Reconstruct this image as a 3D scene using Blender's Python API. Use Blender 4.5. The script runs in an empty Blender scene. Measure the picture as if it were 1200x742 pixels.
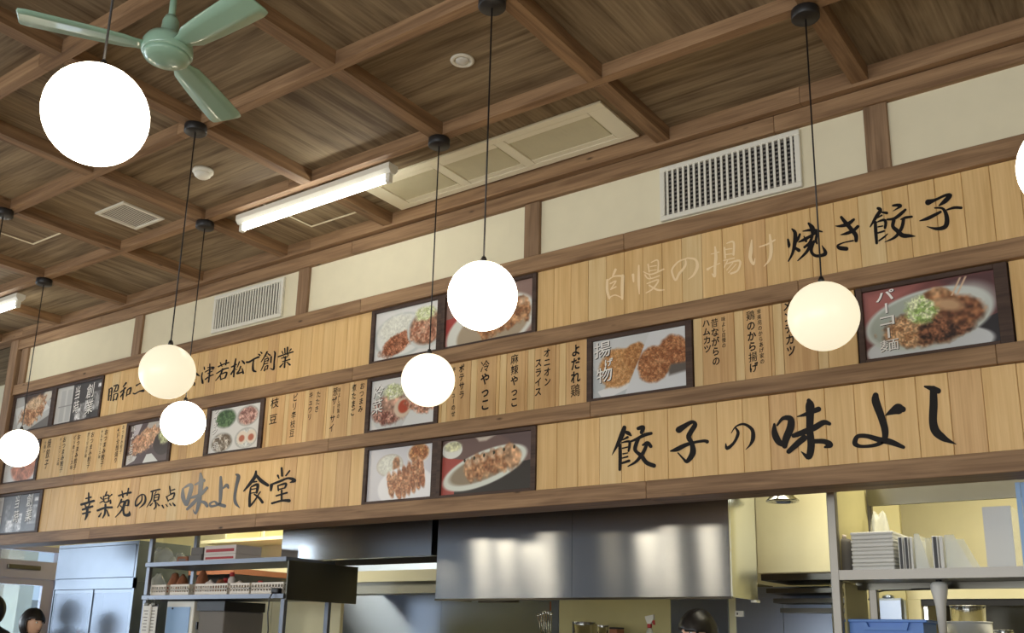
import bpy, bmesh, math, random
import numpy as np
from mathutils import Vector, Matrix

# ------------------------------------------------------------------ camera, world, light, exposure
SC = bpy.context.scene
COL = SC.collection
EYE = 1.35                       # camera height
FPX, CXP, CYP = 1146.997, 600.0, 455.0
YAW, PITCH, ROLL = -0.62869189, 0.25493679, 0.02401090
def _axes():
    cy, sy, cp, sp, cr, sr = math.cos(YAW), math.sin(YAW), math.cos(PITCH), math.sin(PITCH), math.cos(ROLL), math.sin(ROLL)
    fw = Vector((sy*cp, cy*cp, sp)); rt = Vector((cy, -sy, 0)); up = rt.cross(fw)
    return rt*cr+up*sr, -rt*sr+up*cr, fw
RT, UP, FW = _axes()
CAM = Vector((0, 0, EYE))
cd = bpy.data.cameras.new('camera'); co = bpy.data.objects.new('camera', cd); COL.objects.link(co)
cd.sensor_fit = 'HORIZONTAL'; cd.sensor_width = 36.0; cd.lens = 36.0*FPX/1200.0
cd.shift_x = 0.0; cd.shift_y = (CYP-371.0)/1200.0
cd.clip_start = 0.05; cd.clip_end = 200
m = Matrix((RT, UP, -FW)).transposed().to_4x4(); m.translation = CAM
co.matrix_world = m
SC.camera = co
SC.view_settings.view_transform = 'Standard'; SC.view_settings.look = 'None'
SC.view_settings.gamma = 1.0; SC.view_settings.use_curve_mapping = False
SC.view_settings.exposure = -0.33
SC.cycles.use_denoising = True
SC.cycles.max_bounces = 6; SC.cycles.diffuse_bounces = 4; SC.cycles.glossy_bounces = 3
SC.cycles.sample_clamp_indirect = 6.0
wd = bpy.data.worlds.new('sky'); SC.world = wd; wd.use_nodes = True
bg = wd.node_tree.nodes['Background']; bg.inputs[0].default_value = (0.50, 0.72, 1.0, 1); bg.inputs[1].default_value = 1.3

def area(name, loc, rot, sx, sy, power, color=(1, 1, 1)):
    l = bpy.data.lights.new(name, 'AREA'); l.shape = 'RECTANGLE'; l.size = sx; l.size_y = sy
    l.energy = power; l.color = color
    o = bpy.data.objects.new(name, l); COL.objects.link(o); o.location = loc; o.rotation_euler = rot
    return o
WINDOWS_BACK = [(-5.9, -3.5), (-2.9, -0.3), (0.3, 3.0)]
WINDOWS_LEFT = [(-4.6, -2.2), (-1.4, 1.0), (1.7, 3.9)]
for (a, b) in WINDOWS_BACK:      # fill lamps added at unseen dining room windows, in place of daylight
    area('window_fill_light', ((a+b)/2, -5.9, 1.75), (math.radians(90), 0, 0), b-a-0.1, 1.9, 160, (0.96, 0.98, 1.0))
for (a, b) in WINDOWS_LEFT:
    area('window_fill_light', (-14.85, (a+b)/2, 1.9), (0, math.radians(-90), 0), 2.1, b-a-0.1, 150, (0.80, 0.90, 1.0))  # bluish lamps standing in for daylight from the unseen left side
area('kitchen_fill_light', (-0.6, 4.55, 2.60), (math.radians(40), 0, 0), 2.6, 0.25, 46, (1.0, 0.93, 0.74))  # unseen lamp added to brighten kitchen faces turned toward the camera
area('kitchen_fill_light', (-6.6, 5.2, 2.60), (math.radians(40), 0, 0), 2.6, 0.25, 62, (1.0, 0.95, 0.78))  # same added fill for the left end of the kitchen
area('door_daylight', (-9.5, 5.1, 1.2), (0, math.radians(-90), 0), 1.6, 0.9, 40, (0.55, 0.75, 1.0))

# ------------------------------------------------------------------ projecting the measured outline onto real planes
def ray(u, v): return RT*((u-CXP)/FPX) - UP*((v-CYP)/FPX) + FW
def at(u, v, Y): d = ray(u, v); return CAM + d*(Y/d.y)
def atx(u, v, X): d = ray(u, v); return CAM + d*(X/d.x)
def atz(u, v, Z): d = ray(u, v); return CAM + d*((Z-EYE)/d.z)

# ------------------------------------------------------------------ object helpers
def tag(o, label=None, cat=None, group=None, kind=None):
    if label: o['label'] = label
    if cat: o['category'] = cat
    if group: o['group'] = group
    if kind: o['kind'] = kind
    return o
def empty(name, loc, label=None, cat=None, group=None, rz=0, kind=None):
    o = bpy.data.objects.new(name, None); COL.objects.link(o); o.location = loc; o.rotation_euler = (0, 0, rz)
    o.empty_display_size = 0.05
    return tag(o, label, cat, group, kind)
def link_mesh(name, me, mat, parent=None, loc=None):
    o = bpy.data.objects.new(name, me); COL.objects.link(o)
    if mat and not me.materials: me.materials.append(mat)
    if parent:
        o.parent = parent
        if loc is None: o.matrix_parent_inverse = Matrix.Translation(-Vector(parent.location)) if parent.rotation_euler.z == 0 else Matrix()
    if loc is not None: o.location = loc
    return o
class MB:
    def __init__(s): s.v = []; s.f = []; s.sm = []
    def add(s, vs, fs, smooth=False):
        b = len(s.v); s.v += [tuple(p) for p in vs]; s.f += [tuple(i+b for i in f) for f in fs]; s.sm += [smooth]*len(fs); return s
    def box(s, a, b, ch=0.0):
        x0, y0, z0 = [min(a[i], b[i]) for i in range(3)]; x1, y1, z1 = [max(a[i], b[i]) for i in range(3)]
        if ch <= 0:
            s.add([(x0,y0,z0),(x1,y0,z0),(x1,y1,z0),(x0,y1,z0),(x0,y0,z1),(x1,y0,z1),(x1,y1,z1),(x0,y1,z1)],
                  [(0,3,2,1),(4,5,6,7),(0,1,5,4),(1,2,6,5),(2,3,7,6),(3,0,4,7)]); return s
        bm = bmesh.new(); bmesh.ops.create_cube(bm, size=1)
        for v in bm.verts: v.co = ((x0+x1)/2+v.co.x*(x1-x0), (y0+y1)/2+v.co.y*(y1-y0), (z0+z1)/2+v.co.z*(z1-z0))
        bmesh.ops.bevel(bm, geom=bm.edges[:], offset=ch, segments=1, affect='EDGES')
        bm.verts.index_update(); s.add([v.co[:] for v in bm.verts], [[v.index for v in f.verts] for f in bm.faces]); bm.free(); return s
    def lathe(s, c, prof, n=24, smooth=True, axis='z'):
        vs = []; fs = []
        for (r, h) in prof:
            for k in range(n):
                a = 2*math.pi*k/n; p = (r*math.cos(a), r*math.sin(a), h)
                if axis == 'y': p = (p[0], p[2], p[1])
                if axis == 'x': p = (p[2], p[0], p[1])
                vs.append((c[0]+p[0], c[1]+p[1], c[2]+p[2]))
        for i in range(len(prof)-1):
            for k in range(n): fs.append((i*n+k, i*n+(k+1) % n, (i+1)*n+(k+1) % n, (i+1)*n+k))
        fs.append(tuple(range(n))[::-1]); fs.append(tuple((len(prof)-1)*n+k for k in range(n)))
        s.add(vs, fs, smooth); return s
    def tube(s, pts, r, n=8, smooth=True):
        pts = [Vector(p) for p in pts]; rs = r if isinstance(r, (list, tuple)) else [r]*len(pts)
        vs = []; fs = []; ref = None
        for i, p in enumerate(pts):
            t = (pts[min(i+1, len(pts)-1)]-pts[max(i-1, 0)]).normalized()
            if ref is None or abs(ref.dot(t)) > .95: ref = Vector((0, 0, 1)) if abs(t.z) < .9 else Vector((1, 0, 0))
            a = t.cross(ref).normalized(); b = t.cross(a).normalized()
            for k in range(n):
                w = 2*math.pi*k/n; vs.append(p+a*(rs[i]*math.cos(w))+b*(rs[i]*math.sin(w)))
        for i in range(len(pts)-1):
            for k in range(n): fs.append((i*n+k, i*n+(k+1) % n, (i+1)*n+(k+1) % n, (i+1)*n+k))
        fs.append(tuple(range(n))[::-1]); fs.append(tuple((len(pts)-1)*n+k for k in range(n)))
        s.add(vs, fs, smooth); return s
    def prism(s, poly, d):            # poly: 3D points in a plane, extruded by the vector d
        n = len(poly); P = [Vector(p) for p in poly]; D = Vector(d)
        s.add([*P, *[p+D for p in P]], [tuple(range(n)), tuple(range(2*n-1, n-1, -1))]+[(i, (i+1) % n, (i+1) % n+n, i+n) for i in range(n)]); return s
    def mesh(s, name):
        me = bpy.data.meshes.new(name); me.from_pydata([tuple(p) for p in s.v], [], s.f)
        me.polygons.foreach_set('use_smooth', s.sm)
        bm = bmesh.new(); bm.from_mesh(me); bmesh.ops.recalc_face_normals(bm, faces=bm.faces[:]); bm.to_mesh(me); bm.free()
        return me
    def build(s, name, mat, parent=None, kind=None, label=None):
        o = link_mesh(name, s.mesh(name), mat, parent)
        if kind: o['kind'] = kind
        if label: o['label'] = label
        return o
def copy_tree(o, parent=None):
    c = o.copy(); COL.objects.link(c)
    if parent: c.parent = parent; c.matrix_parent_inverse = o.matrix_parent_inverse.copy()
    for ch in list(o.children): copy_tree(ch, c)
    return c

# ------------------------------------------------------------------ materials
def lin(c):
    return tuple(((x/255)/12.92 if x/255 <= .04045 else ((x/255+.055)/1.055)**2.4) for x in c[:3])
def newmat(name):
    m = bpy.data.materials.new(name); m.use_nodes = True
    return m, m.node_tree, m.node_tree.nodes['Principled BSDF']
def plain(name, rgb, rough=.5, metal=0., spec=.5, emit=None, es=0., alpha=1., trans=0., aniso=0., noise=0., coat=0.):
    m, nt, b = newmat(name); c = lin(rgb)
    b.inputs['Base Color'].default_value = (*c, 1); b.inputs['Roughness'].default_value = rough
    b.inputs['Metallic'].default_value = metal; b.inputs['Specular IOR Level'].default_value = spec
    b.inputs['Coat Weight'].default_value = coat
    if emit: b.inputs['Emission Color'].default_value = (*lin(emit), 1); b.inputs['Emission Strength'].default_value = es
    if alpha < 1: b.inputs['Alpha'].default_value = alpha
    if trans: b.inputs['Transmission Weight'].default_value = trans
    if aniso:
        b.inputs['Anisotropic'].default_value = aniso
    tc = nt.nodes.new('ShaderNodeTexCoord'); n = nt.nodes.new('ShaderNodeTexNoise'); n.inputs['Scale'].default_value = 9
    nt.links.new(tc.outputs['Object'], n.inputs['Vector'])
    mx = nt.nodes.new('ShaderNodeMix'); mx.data_type = 'RGBA'; mx.blend_type = 'MULTIPLY'
    mx.inputs[0].default_value = 1.0; mx.inputs[6].default_value = (*c, 1)
    mr = nt.nodes.new('ShaderNodeMapRange'); mr.inputs[3].default_value = 1-noise-.04; mr.inputs[4].default_value = 1+noise
    nt.links.new(n.outputs[0], mr.inputs[0]); nt.links.new(mr.outputs[0], mx.inputs[7]); nt.links.new(mx.outputs[2], b.inputs['Base Color'])
    return m
def wood(name, light, dark, axis=0, stretch=14., scale=3.0, rough=.6, var=.18, knots=0., streak=.5, bump=.15, fine=90.):
    """streaky timber: grain runs along the given object axis, tone shifts from piece to piece"""
    m, nt, b = newmat(name); N = nt.nodes; L = nt.links
    tc = N.new('ShaderNodeTexCoord'); oi = N.new('ShaderNodeObjectInfo')
    cm = N.new('ShaderNodeCombineXYZ')
    ml = N.new('ShaderNodeMath'); ml.operation = 'MULTIPLY'; ml.inputs[1].default_value = 37.0; L.new(oi.outputs['Random'], ml.inputs[0])
    for i in range(3): L.new(ml.outputs[0], cm.inputs[i])
    ad = N.new('ShaderNodeVectorMath'); ad.operation = 'ADD'; L.new(tc.outputs['Object'], ad.inputs[0]); L.new(cm.outputs[0], ad.inputs[1])
    mp = N.new('ShaderNodeMapping'); sc = [stretch]*3; sc[axis] = 1.0; mp.inputs['Scale'].default_value = sc; L.new(ad.outputs[0], mp.inputs[0])
    n1 = N.new('ShaderNodeTexNoise'); n1.inputs['Scale'].default_value = scale; n1.inputs['Detail'].default_value = 5; n1.inputs['Distortion'].default_value = .6
    L.new(mp.outputs[0], n1.inputs['Vector'])
    mp2 = N.new('ShaderNodeMapping'); s2 = [fine]*3; s2[axis] = 1.6; mp2.inputs['Scale'].default_value = s2; L.new(ad.outputs[0], mp2.inputs[0])
    n2 = N.new('ShaderNodeTexNoise'); n2.inputs['Scale'].default_value = 1.6; n2.inputs['Detail'].default_value = 3; L.new(mp2.outputs[0], n2.inputs['Vector'])
    a = N.new('ShaderNodeMath'); a.operation = 'MULTIPLY_ADD'; a.inputs[1].default_value = streak; L.new(n2.outputs[0], a.inputs[0]); L.new(n1.outputs[0], a.inputs[2])
    mr = N.new('ShaderNodeMapRange'); mr.inputs[1].default_value = .35+streak*.35; mr.inputs[2].default_value = .65+streak*.65; L.new(a.outputs[0], mr.inputs[0])
    mx = N.new('ShaderNodeMix'); mx.data_type = 'RGBA'; mx.inputs[6].default_value = (*lin(dark), 1); mx.inputs[7].default_value = (*lin(light), 1); L.new(mr.outputs[0], mx.inputs[0])
    vr = N.new('ShaderNodeMapRange'); vr.inputs[3].default_value = 1-var; vr.inputs[4].default_value = 1+var*.6; L.new(oi.outputs['Random'], vr.inputs[0])
    m2 = N.new('ShaderNodeVectorMath'); m2.operation = 'SCALE'; L.new(mx.outputs[2], m2.inputs[0]); L.new(vr.outputs[0], m2.inputs['Scale'])
    out = m2.outputs[0]
    if knots:
        mp3 = N.new('ShaderNodeMapping'); s3 = [9.]*3; s3[axis] = 3.2; mp3.inputs['Scale'].default_value = s3; L.new(ad.outputs[0], mp3.inputs[0])
        vo = N.new('ShaderNodeTexVoronoi'); vo.inputs['Scale'].default_value = knots; L.new(mp3.outputs[0], vo.inputs['Vector'])
        kr = N.new('ShaderNodeMapRange'); kr.inputs[1].default_value = .02; kr.inputs[2].default_value = .075; L.new(vo.outputs['Distance'], kr.inputs[0])
        km = N.new('ShaderNodeMix'); km.data_type = 'RGBA'; km.inputs[6].default_value = (*[x*.25 for x in lin(dark)], 1)
        L.new(kr.outputs[0], km.inputs[0]); L.new(out, km.inputs[7]); out = km.outputs[2]
    L.new(out, b.inputs['Base Color']); b.inputs['Roughness'].default_value = rough
    b.inputs['Specular IOR Level'].default_value = .3
    bp = N.new('ShaderNodeBump'); bp.inputs['Strength'].default_value = bump; bp.inputs['Distance'].default_value = .002; L.new(a.outputs[0], bp.inputs['Height']); L.new(bp.outputs[0], b.inputs['Normal'])
    return m
def steel(name, rgb=(196, 198, 200), rough=.26, axis=2, brush=.5):
    """brushed stainless sheet: fine scratches running along one axis smear reflections across it"""
    m, nt, b = newmat(name); N = nt.nodes; L = nt.links
    b.inputs['Metallic'].default_value = 1.0; b.inputs['Roughness'].default_value = rough
    b.inputs['Base Color'].default_value = (*lin(rgb), 1)
    tc = N.new('ShaderNodeTexCoord'); mp = N.new('ShaderNodeMapping'); s = [3.]*3; s[axis] = 160.; mp.inputs['Scale'].default_value = s
    L.new(tc.outputs['Object'], mp.inputs[0]); n = N.new('ShaderNodeTexNoise'); n.inputs['Scale'].default_value = 1.; L.new(mp.outputs[0], n.inputs['Vector'])
    bp = N.new('ShaderNodeBump'); bp.inputs['Strength'].default_value = brush; bp.inputs['Distance'].default_value = .0001
    L.new(n.outputs[0], bp.inputs['Height']); L.new(bp.outputs[0], b.inputs['Normal'])
    if brush > 0:
        b.inputs['Anisotropic'].default_value = 1.0
        tg = N.new('ShaderNodeCombineXYZ'); tg.inputs[0].default_value = 0; tg.inputs[1].default_value = 0; tg.inputs[2].default_value = 1
        L.new(tg.outputs[0], b.inputs['Tangent'])
    return m
M = {}
M['beam_x'] = wood('beam_wood_lengthwise', (164, 132, 98), (120, 92, 66), 0, 12, 2.2, var=.10, knots=.8, streak=.4)
M['beam_y'] = wood('beam_wood_crosswise', (156, 124, 90), (108, 82, 58), 1, 12, 2.2, var=.14, knots=.8, streak=.4)
M['beam_z'] = wood('post_wood', (162, 132, 102), (120, 94, 70), 2, 12, 2.2, var=.12, knots=.8, streak=.4)
M['cp_x'] = wood('ceiling_board_grain_along', (160, 142, 113), (98, 81, 60), 0, 9, 1.7, rough=.75, var=.08, streak=.5, fine=50)
M['cp_y'] = wood('ceiling_board_grain_across', (160, 142, 113), (98, 81, 60), 1, 9, 1.7, rough=.75, var=.08, streak=.5, fine=50)
M['pine'] = wood('pine_plank', (228, 194, 138), (208, 170, 112), 2, 16, 2.0, rough=.5, var=.06, streak=.6, bump=.08)
M['pine_light'] = wood('pale_sapwood_plank', (226, 200, 150), (212, 180, 126), 2, 16, 2.0, rough=.5, var=.05, streak=.5, bump=.08)
M['pine_dark'] = wood('warm_pine_plank', (218, 182, 130), (194, 154, 104), 2, 16, 2.0, rough=.5, var=.08, streak=.6, bump=.08)
M['shadow'] = plain('dark_gap', (52, 40, 30), .9)
M['frame'] = wood('photo_frame_wood', (84, 66, 56), (60, 46, 40), 0, 10, 3, var=.05)
M['cream'] = plain('cream_wallpaper', (228, 220, 190), .85, noise=.03)
M['cream_k'] = plain('kitchen_cream_panel', (236, 228, 186), .6, noise=.02)
M['olive_k'] = plain('kitchen_olive_panel', (190, 180, 128), .6, noise=.03)
M['white'] = plain('white_enamel', (228, 226, 212), .45)
M['plastic'] = plain('white_plastic', (214, 214, 208), .4)
M['acframe'] = plain('ivory_cassette', (246, 240, 214), .5)
M['acgrille'] = plain('ivory_grille', (214, 206, 172), .6, noise=.05)
M['black'] = plain('black_metal', (30, 28, 28), .45)
M['hood_shade'] = plain('hood_underside_shade', (18, 16, 14), .95)  # near-black, stands for the shade under the left hood
M['ink'] = plain('black_lacquer_lettering', (24, 20, 19), .6, spec=.2)
M['inkgrey'] = plain('black_gloss_lettering', (34, 32, 31), .36, spec=.75)
M['inkpale'] = plain('faded_lettering', (244, 218, 172), .6)
M['inkwhite'] = plain('white_print', (240, 238, 232), .5)
M['mint'] = plain('mint_enamel', (150, 186, 164), .28, coat=.4)
M['steel'] = steel('brushed_stainless', (206, 210, 214), .15)
M['steel_r'] = plain('rack_stainless', (136, 132, 124), .42, metal=1.0)
M['steel_l'] = plain('left_rack_stainless', (128, 132, 140), .45, metal=1.0)
M['steel_f'] = plain('fridge_stainless', (112, 120, 130), .3, metal=1.0, noise=.06)
M['glass_f'] = plain('fridge_glass', (190, 208, 232), .24, metal=.3, alpha=.35)
M['gray_wall'] = plain('cool_grey_plaster', (150, 160, 172), .8)
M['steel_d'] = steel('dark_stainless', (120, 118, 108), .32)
M['steel_s'] = steel('polished_stainless', (205, 205, 202), .14, brush=0)
M['steel_w'] = steel('satin_stainless_wall', (172, 184, 202), .34)
M['duct'] = plain('duct_paint', (176, 170, 142), .6)
M['alu'] = plain('door_aluminium', (176, 168, 176), .45, .3)
M['glass'] = plain('window_glass', (225, 238, 245), .03, alpha=.25)
M['floor'] = wood('floor_boards', (150, 122, 92), (112, 88, 64), 0, 10, 2, var=.05)
M['tile'] = plain('kitchen_floor', (120, 110, 100), .5)
M['clear'] = plain('clear_plastic', (232, 236, 232), .12, alpha=.35)
M['basket'] = plain('basket_plastic', (222, 214, 200), .5)
M['card'] = plain('grey_card', (120, 116, 110), .8)
M['cardw'] = plain('white_card', (226, 214, 204), .7)
M['red'] = plain('red_print', (178, 52, 50), .6)
M['brown'] = plain('brown_paper', (150, 96, 66), .8, noise=.1)
M['blue'] = plain('blue_plastic', (92, 140, 216), .45)
M['bluepale'] = plain('pale_blue_sheet', (150, 186, 226), .5)
M['paper'] = plain('paper', (232, 232, 226), .8)
M['skin'] = plain('skin', (224, 180, 150), .5)
M['hair'] = plain('black_hair', (22, 18, 17), .4)
M['cloth_d'] = plain('dark_cloth', (28, 30, 28), .9)
M['cloth_w'] = plain('white_cloth', (220, 218, 210), .9)
M['eye'] = plain('eye_white', (236, 232, 228), .3)
M['lip'] = plain('lips', (176, 100, 90), .5)
def globe_mat(name, s, rgb=(255, 236, 190)):   # opal glass: lets its lamp glow through
    m, nt, b = newmat(name); b.inputs['Base Color'].default_value = (*lin((150, 146, 136)), 1); b.inputs['Roughness'].default_value = .35
    b.inputs['Emission Color'].default_value = (*lin(rgb), 1); b.inputs['Emission Strength'].default_value = s
    return m
M['globe_hi'] = globe_mat('opal_glass_bright', 13.0, (255, 240, 212))
M['globe_mid'] = globe_mat('opal_glass_medium', 2.0, (255, 238, 206))
M['globe_lo'] = globe_mat('opal_glass_soft', 1.14, (255, 242, 208))
M['tubelight'] = globe_mat('fluorescent_tube', 22.0, (255, 252, 240))

# ------------------------------------------------------------------ levels (measured on the wall, distances in metres)
Zr = lambda k: EYE + 4.0*k
B1 = (Zr(.165), Zr(.1855)); B2 = (Zr(.270), Zr(.2895)); B3 = (Zr(.3735), Zr(.394)); B4 = (Zr(.479), Zr(.501))
HD = (Zr(.579), Zr(.5995)); CB = Zr(.605); CP = CB+.065
WY = 4.0                        # front face of the wall beams
XL, XR = -8.10, 2.4
FZ = 0.0

# ------------------------------------------------------------------ room shell
MB().box((-15, -6.1, -.1), (5.1, 8.2, 0)).build('floor', M['floor'], kind='structure')
ceil = MB().box((-15, -6.1, CP+.02), (5.1, 4.2, CP+.12)).build('ceiling', M['shadow'], kind='structure')
xs = [-13.05, -12.12, -11.2, -10.27, -9.32, -8.37, -7.45, -6.54, -5.62, -4.75, -3.83, -2.90, -1.99, -1.03, -.10, .82, 1.74, 2.66, 3.58, 4.5]
ys = [-5.6, -4.87, -4.14, -3.41, -2.68, -1.95, -1.22, -.49, .28, 1.14, 1.88, 2.60, 3.33]
panels = {}
def cpanel(w, d, ax):
    k = (round(w, 3), round(d, 3), ax)
    if k not in panels:
        me = MB().box((-w/2+.001, -d/2+.001, 0), (w/2-.001, d/2-.001, .018)).mesh('ceiling_panel'); me.materials.append(M[ax]); panels[k] = me
    return panels[k]
XS = [-15]+xs+[5.1]; YS = [-6.1]+ys+[4.05]
for i in range(len(XS)-1):
    for j in range(len(YS)-1):
        if YS[j+1] < -1 : continue
        w = XS[i+1]-XS[i]; d = YS[j+1]-YS[j]
        o = link_mesh('ceiling_panel', cpanel(w, d, 'cp_y' if (i+j) % 2 else 'cp_x'), None, ceil, ((XS[i]+XS[i+1])/2, (YS[j]+YS[j+1])/2, CP))
MB().box((-15, -6.1, CP), (5.1, YS[5], CP+.018)).build('ceiling_panel', M['cp_x'], ceil)
for y in ys:
    for k in range(-4, 2):
        a, b = k*3.68-.3, (k+1)*3.68-.3
        if b < -15 or a > 5.1: continue
        MB().box((max(a, -15)+.001, y-.025, CB), (min(b, 5.1)-.001, y+.025, CP)).build('ceiling_beam', M['beam_x'], ceil)
for i, x in enumerate(xs):
    for j in range(len(YS)-1):
        if YS[j+1] < -1: continue
        if abs(x+2.90) < .01 and j == len(YS)-2: continue          # the air conditioner sits here
        y1 = YS[j+1]-.026 if j < len(YS)-2 else 3.955
        MB().box((x-.036, YS[j]+.026, CB-.003), (x+.036, y1, CP)).build('ceiling_beam', M['beam_y'], ceil)
for (a, b) in ((-15, -11.6), (-11.6, -8.0), (-8.0, -4.5), (-4.5, -1.3), (-1.3, 1.9), (1.9, 5.1)):
    MB().box((a+.001, 3.955, CB-.018), (b-.001, 4.05, CP)).build('ceiling_beam', M['beam_x'], ceil)

# wall over the kitchen opening
wall = MB().box((XL, 4.05, B1[1]-.01), (5.1, 4.19, CP+.02)).build('wall_front', M['shadow'], kind='structure')
posts = [-8.0, -6.385, -4.595, -2.805, -.99, .82, 2.63, 4.44]
for i in range(len(posts)-1):
    MB().box((posts[i]+.05, 4.022, B4[1]), (posts[i+1]-.05, 4.05, HD[0])).build('wallpaper_panel', M['cream'], wall)
for x in posts:
    MB().box((x-.05, 4.002, B4[1]), (x+.05, 4.05, HD[0]), .003).build('post', M['beam_z'], wall)
MB().box((XL-.12, 3.985, B1[0]), (XL-.001, 4.2, CP), .003).build('post', M['beam_z'], wall)
rnd = random.Random(4)
for n, (z0, z1) in enumerate((B1, B2, B3, B4, HD)):
    r = empty('trim_%d' % (n+1), (XL, 4.0, z0), kind='structure')
    y1 = 4.20 if n == 0 else 4.05
    cuts = [XL]; x = XL + 1.1 + rnd.random()*1.4
    while x < 4.6: cuts.append(x); x += 1.82 + rnd.choice((0, .9))
    cuts.append(5.1)
    for a, b in zip(cuts[:-1], cuts[1:]):
        MB().box((a+.0007, 4.0 if n < 4 else 3.99, z0), (b-.0007, y1-.001, z1), .0025).build('beam', M['beam_x'], r)

# remaining walls of the dining room and of the kitchen
wr = MB().box((5.1, -6.1, 0), (5.25, 4.2, CP+.02)).build('wall_right', M['cream'], kind='structure')
wl = MB(); ye = [-6.1]+[q for w in WINDOWS_LEFT for q in w]+[8.2]
for a, b in zip(ye[::2], ye[1::2]): wl.box((-15.15, a, 0), (-15, b, CP+.02))
for (a, b) in WINDOWS_LEFT: wl.box((-15.15, a, 0), (-15, b, .7)); wl.box((-15.15, a, 3.0), (-15, b, CP+.02))
wl.build('wall_left', M['cream'], kind='structure')
for n, (a, b) in enumerate(WINDOWS_LEFT):
    r = empty('window_%d' % (n+4), (-15.07, (a+b)/2, .7), kind='structure'); f = MB()
    for y in (a, (a+b)/2-.02, b-.05): f.box((-15.1, y, .7), (-15.02, y+.05, 3.0))
    for z in (.7, 2.2, 2.95): f.box((-15.09, a, z), (-15.03, b, z+.05))
    f.build('window_frame', M['alu'], r); MB().box((-15.065, a+.05, .75), (-15.06, b-.05, 2.95)).build('pane', M['glass'], r)
wb = MB()
xe = [-15]+[q for w in WINDOWS_BACK for q in w]+[5.1]
for a, b in zip(xe[::2], xe[1::2]): wb.box((a, -6.25, 0), (b, -6.1, CP+.02))
for (a, b) in WINDOWS_BACK: wb.box((a, -6.25, 0), (b, -6.1, .7)); wb.box((a, -6.25, 2.8), (b, -6.1, CP+.02))
wb.build('wall_back', M['gray_wall'], kind='structure')
for n, (a, b) in enumerate(WINDOWS_BACK):
    r = empty('window_%d' % (n+1), ((a+b)/2, -6.15, .7), kind='structure')
    f = MB()
    for x in (a, (a+b)/2-.02, b-.05): f.box((x, -6.2, .7), (x+.05, -6.12, 2.8))
    for z in (.7, 2.1, 2.75): f.box((a, -6.19, z), (b, -6.13, z+.05))
    f.build('window_frame', M['alu'], r)
    MB().box((a+.05, -6.17, .75), (b-.05, -6.165, 2.75)).build('pane', M['glass'], r)

# the part of the building left of the menu wall: a far partition and its timbers
MB().box((-15, 4.21, CP), (-8.1, 5.3, CP+.05)).build('ceiling_annex', M['cp_x'], kind='structure')
far = MB().box((-14.9, 4.9, 0), (-9.5, 5.05, CP)).box((-9.499, 4.9, 2.73), (-8.1, 5.05, CP)).build('wall_far_left', M['cream'], kind='structure')
for z in (2.35, 2.9, 3.3): MB().box((-14.9, 4.84, z), (-9.5, 4.899, z+.09)).build('beam', M['beam_x'], far)
for x in (-14.1, -12.6, -11.1, -9.7): MB().box((x-.05, 4.82, 0), (x+.05, 4.899, CP)).build('post', M['beam_z'], far)
MB().box((-9.5, 4.2, 2.62), (-8.22, 4.9, 2.74)).build('trim_6', M['beam_x'], kind='structure')

# kitchen shell
KB = 6.45
kx0, kx1, kz = -9.38, 4.0, 2.66
MB().box((kx0, 4.2, kz), (kx1, KB+.1, kz+.05)).build('ceiling_kitchen', M['cream_k'], kind='structure')
kb = MB().box((kx0, KB, 0), (kx1, KB+.1, kz)).build('wall_kitchen_back', M['cream_k'], kind='structure')
MB().box((kx1, 4.2, 0), (kx1+.1, KB+.1, kz)).build('wall_kitchen_right', M['cream_k'], kind='structure')

# ------------------------------------------------------------------ brush lettering
def catmull(P, k=5):
    if len(P) < 3: return P
    out = []
    for i in range(len(P)-1):
        p0 = P[max(i-1, 0)]; p1 = P[i]; p2 = P[i+1]; p3 = P[min(i+2, len(P)-1)]
        for j in range(k):
            t = j/k
            out.append(tuple(.5*((2*b)+(-a+c)*t+(2*a-5*b+4*c-d)*t*t+(-a+3*b-3*c+d)*t**3) for a, b, c, d in zip(p0, p1, p2, p3)))
    out.append(P[-1]); return out
def strokes(name, org, s, data, Y, mat, parent):
    kw = 1.32 if org[0] < 400 else 1.12
    """brush strokes (x, y, width) drawn in a frame org + xy/s, laid flat on the plane y = Y"""
    mb = MB(); ns = 0
    for st in data.split(';'):
        ns += 1; Yq_ = Y-.00004*ns
        q = [float(t) for t in st.replace(',', ' ').split()]
        P = [tuple(q[i:i+3]) for i in range(0, len(q), 3)]
        P = [(x, y, max(w, 4)*kw) for x, y, w in P]; C = catmull(P)
        vs = []
        for i, (x, y, w) in enumerate(C):
            a = C[max(i-1, 0)]; b = C[min(i+1, len(C)-1)]; dx, dy = b[0]-a[0], b[1]-a[1]; l = math.hypot(dx, dy) or 1
            nx, ny = -dy/l*w/2, dx/l*w/2; vs += [(x+nx, y+ny), (x-nx, y-ny)]
        fs = [(2*i, 2*i+1, 2*i+3, 2*i+2) for i in range(len(C)-1)]
        mb.add([at(org[0]+x/s, org[1]+y/s, Yq_) for x, y in vs], fs)
        for j, (x, y, w) in enumerate(P):
            if w > 8:
                mb.add([at(org[0]+(x+w/2*math.cos(t*math.pi/6+.4))/s, org[1]+(y+w/2*math.sin(t*math.pi/6+.4))/s, Yq_-.00002-.000001*(j % 2)) for t in range(12)], [tuple(range(12))])
    return mb.build(name, mat, parent)
G1 = ((710, 480), 9.23); G2 = ((840, 450), 7.42); G3 = ((990, 440), 7.42); G4 = ((910, 220), 8.24); G5 = ((1010, 215), 9.23)
G6 = ((700, 270), 8.24); G7 = ((800, 260), 9.89); H1 = ((85, 560), 9.23); H2 = ((205, 545), 8.0); H3 = ((120, 440), 18.55); H4 = ((225, 415), 16.5); H5 = ((280, 400), 16.5)
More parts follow.
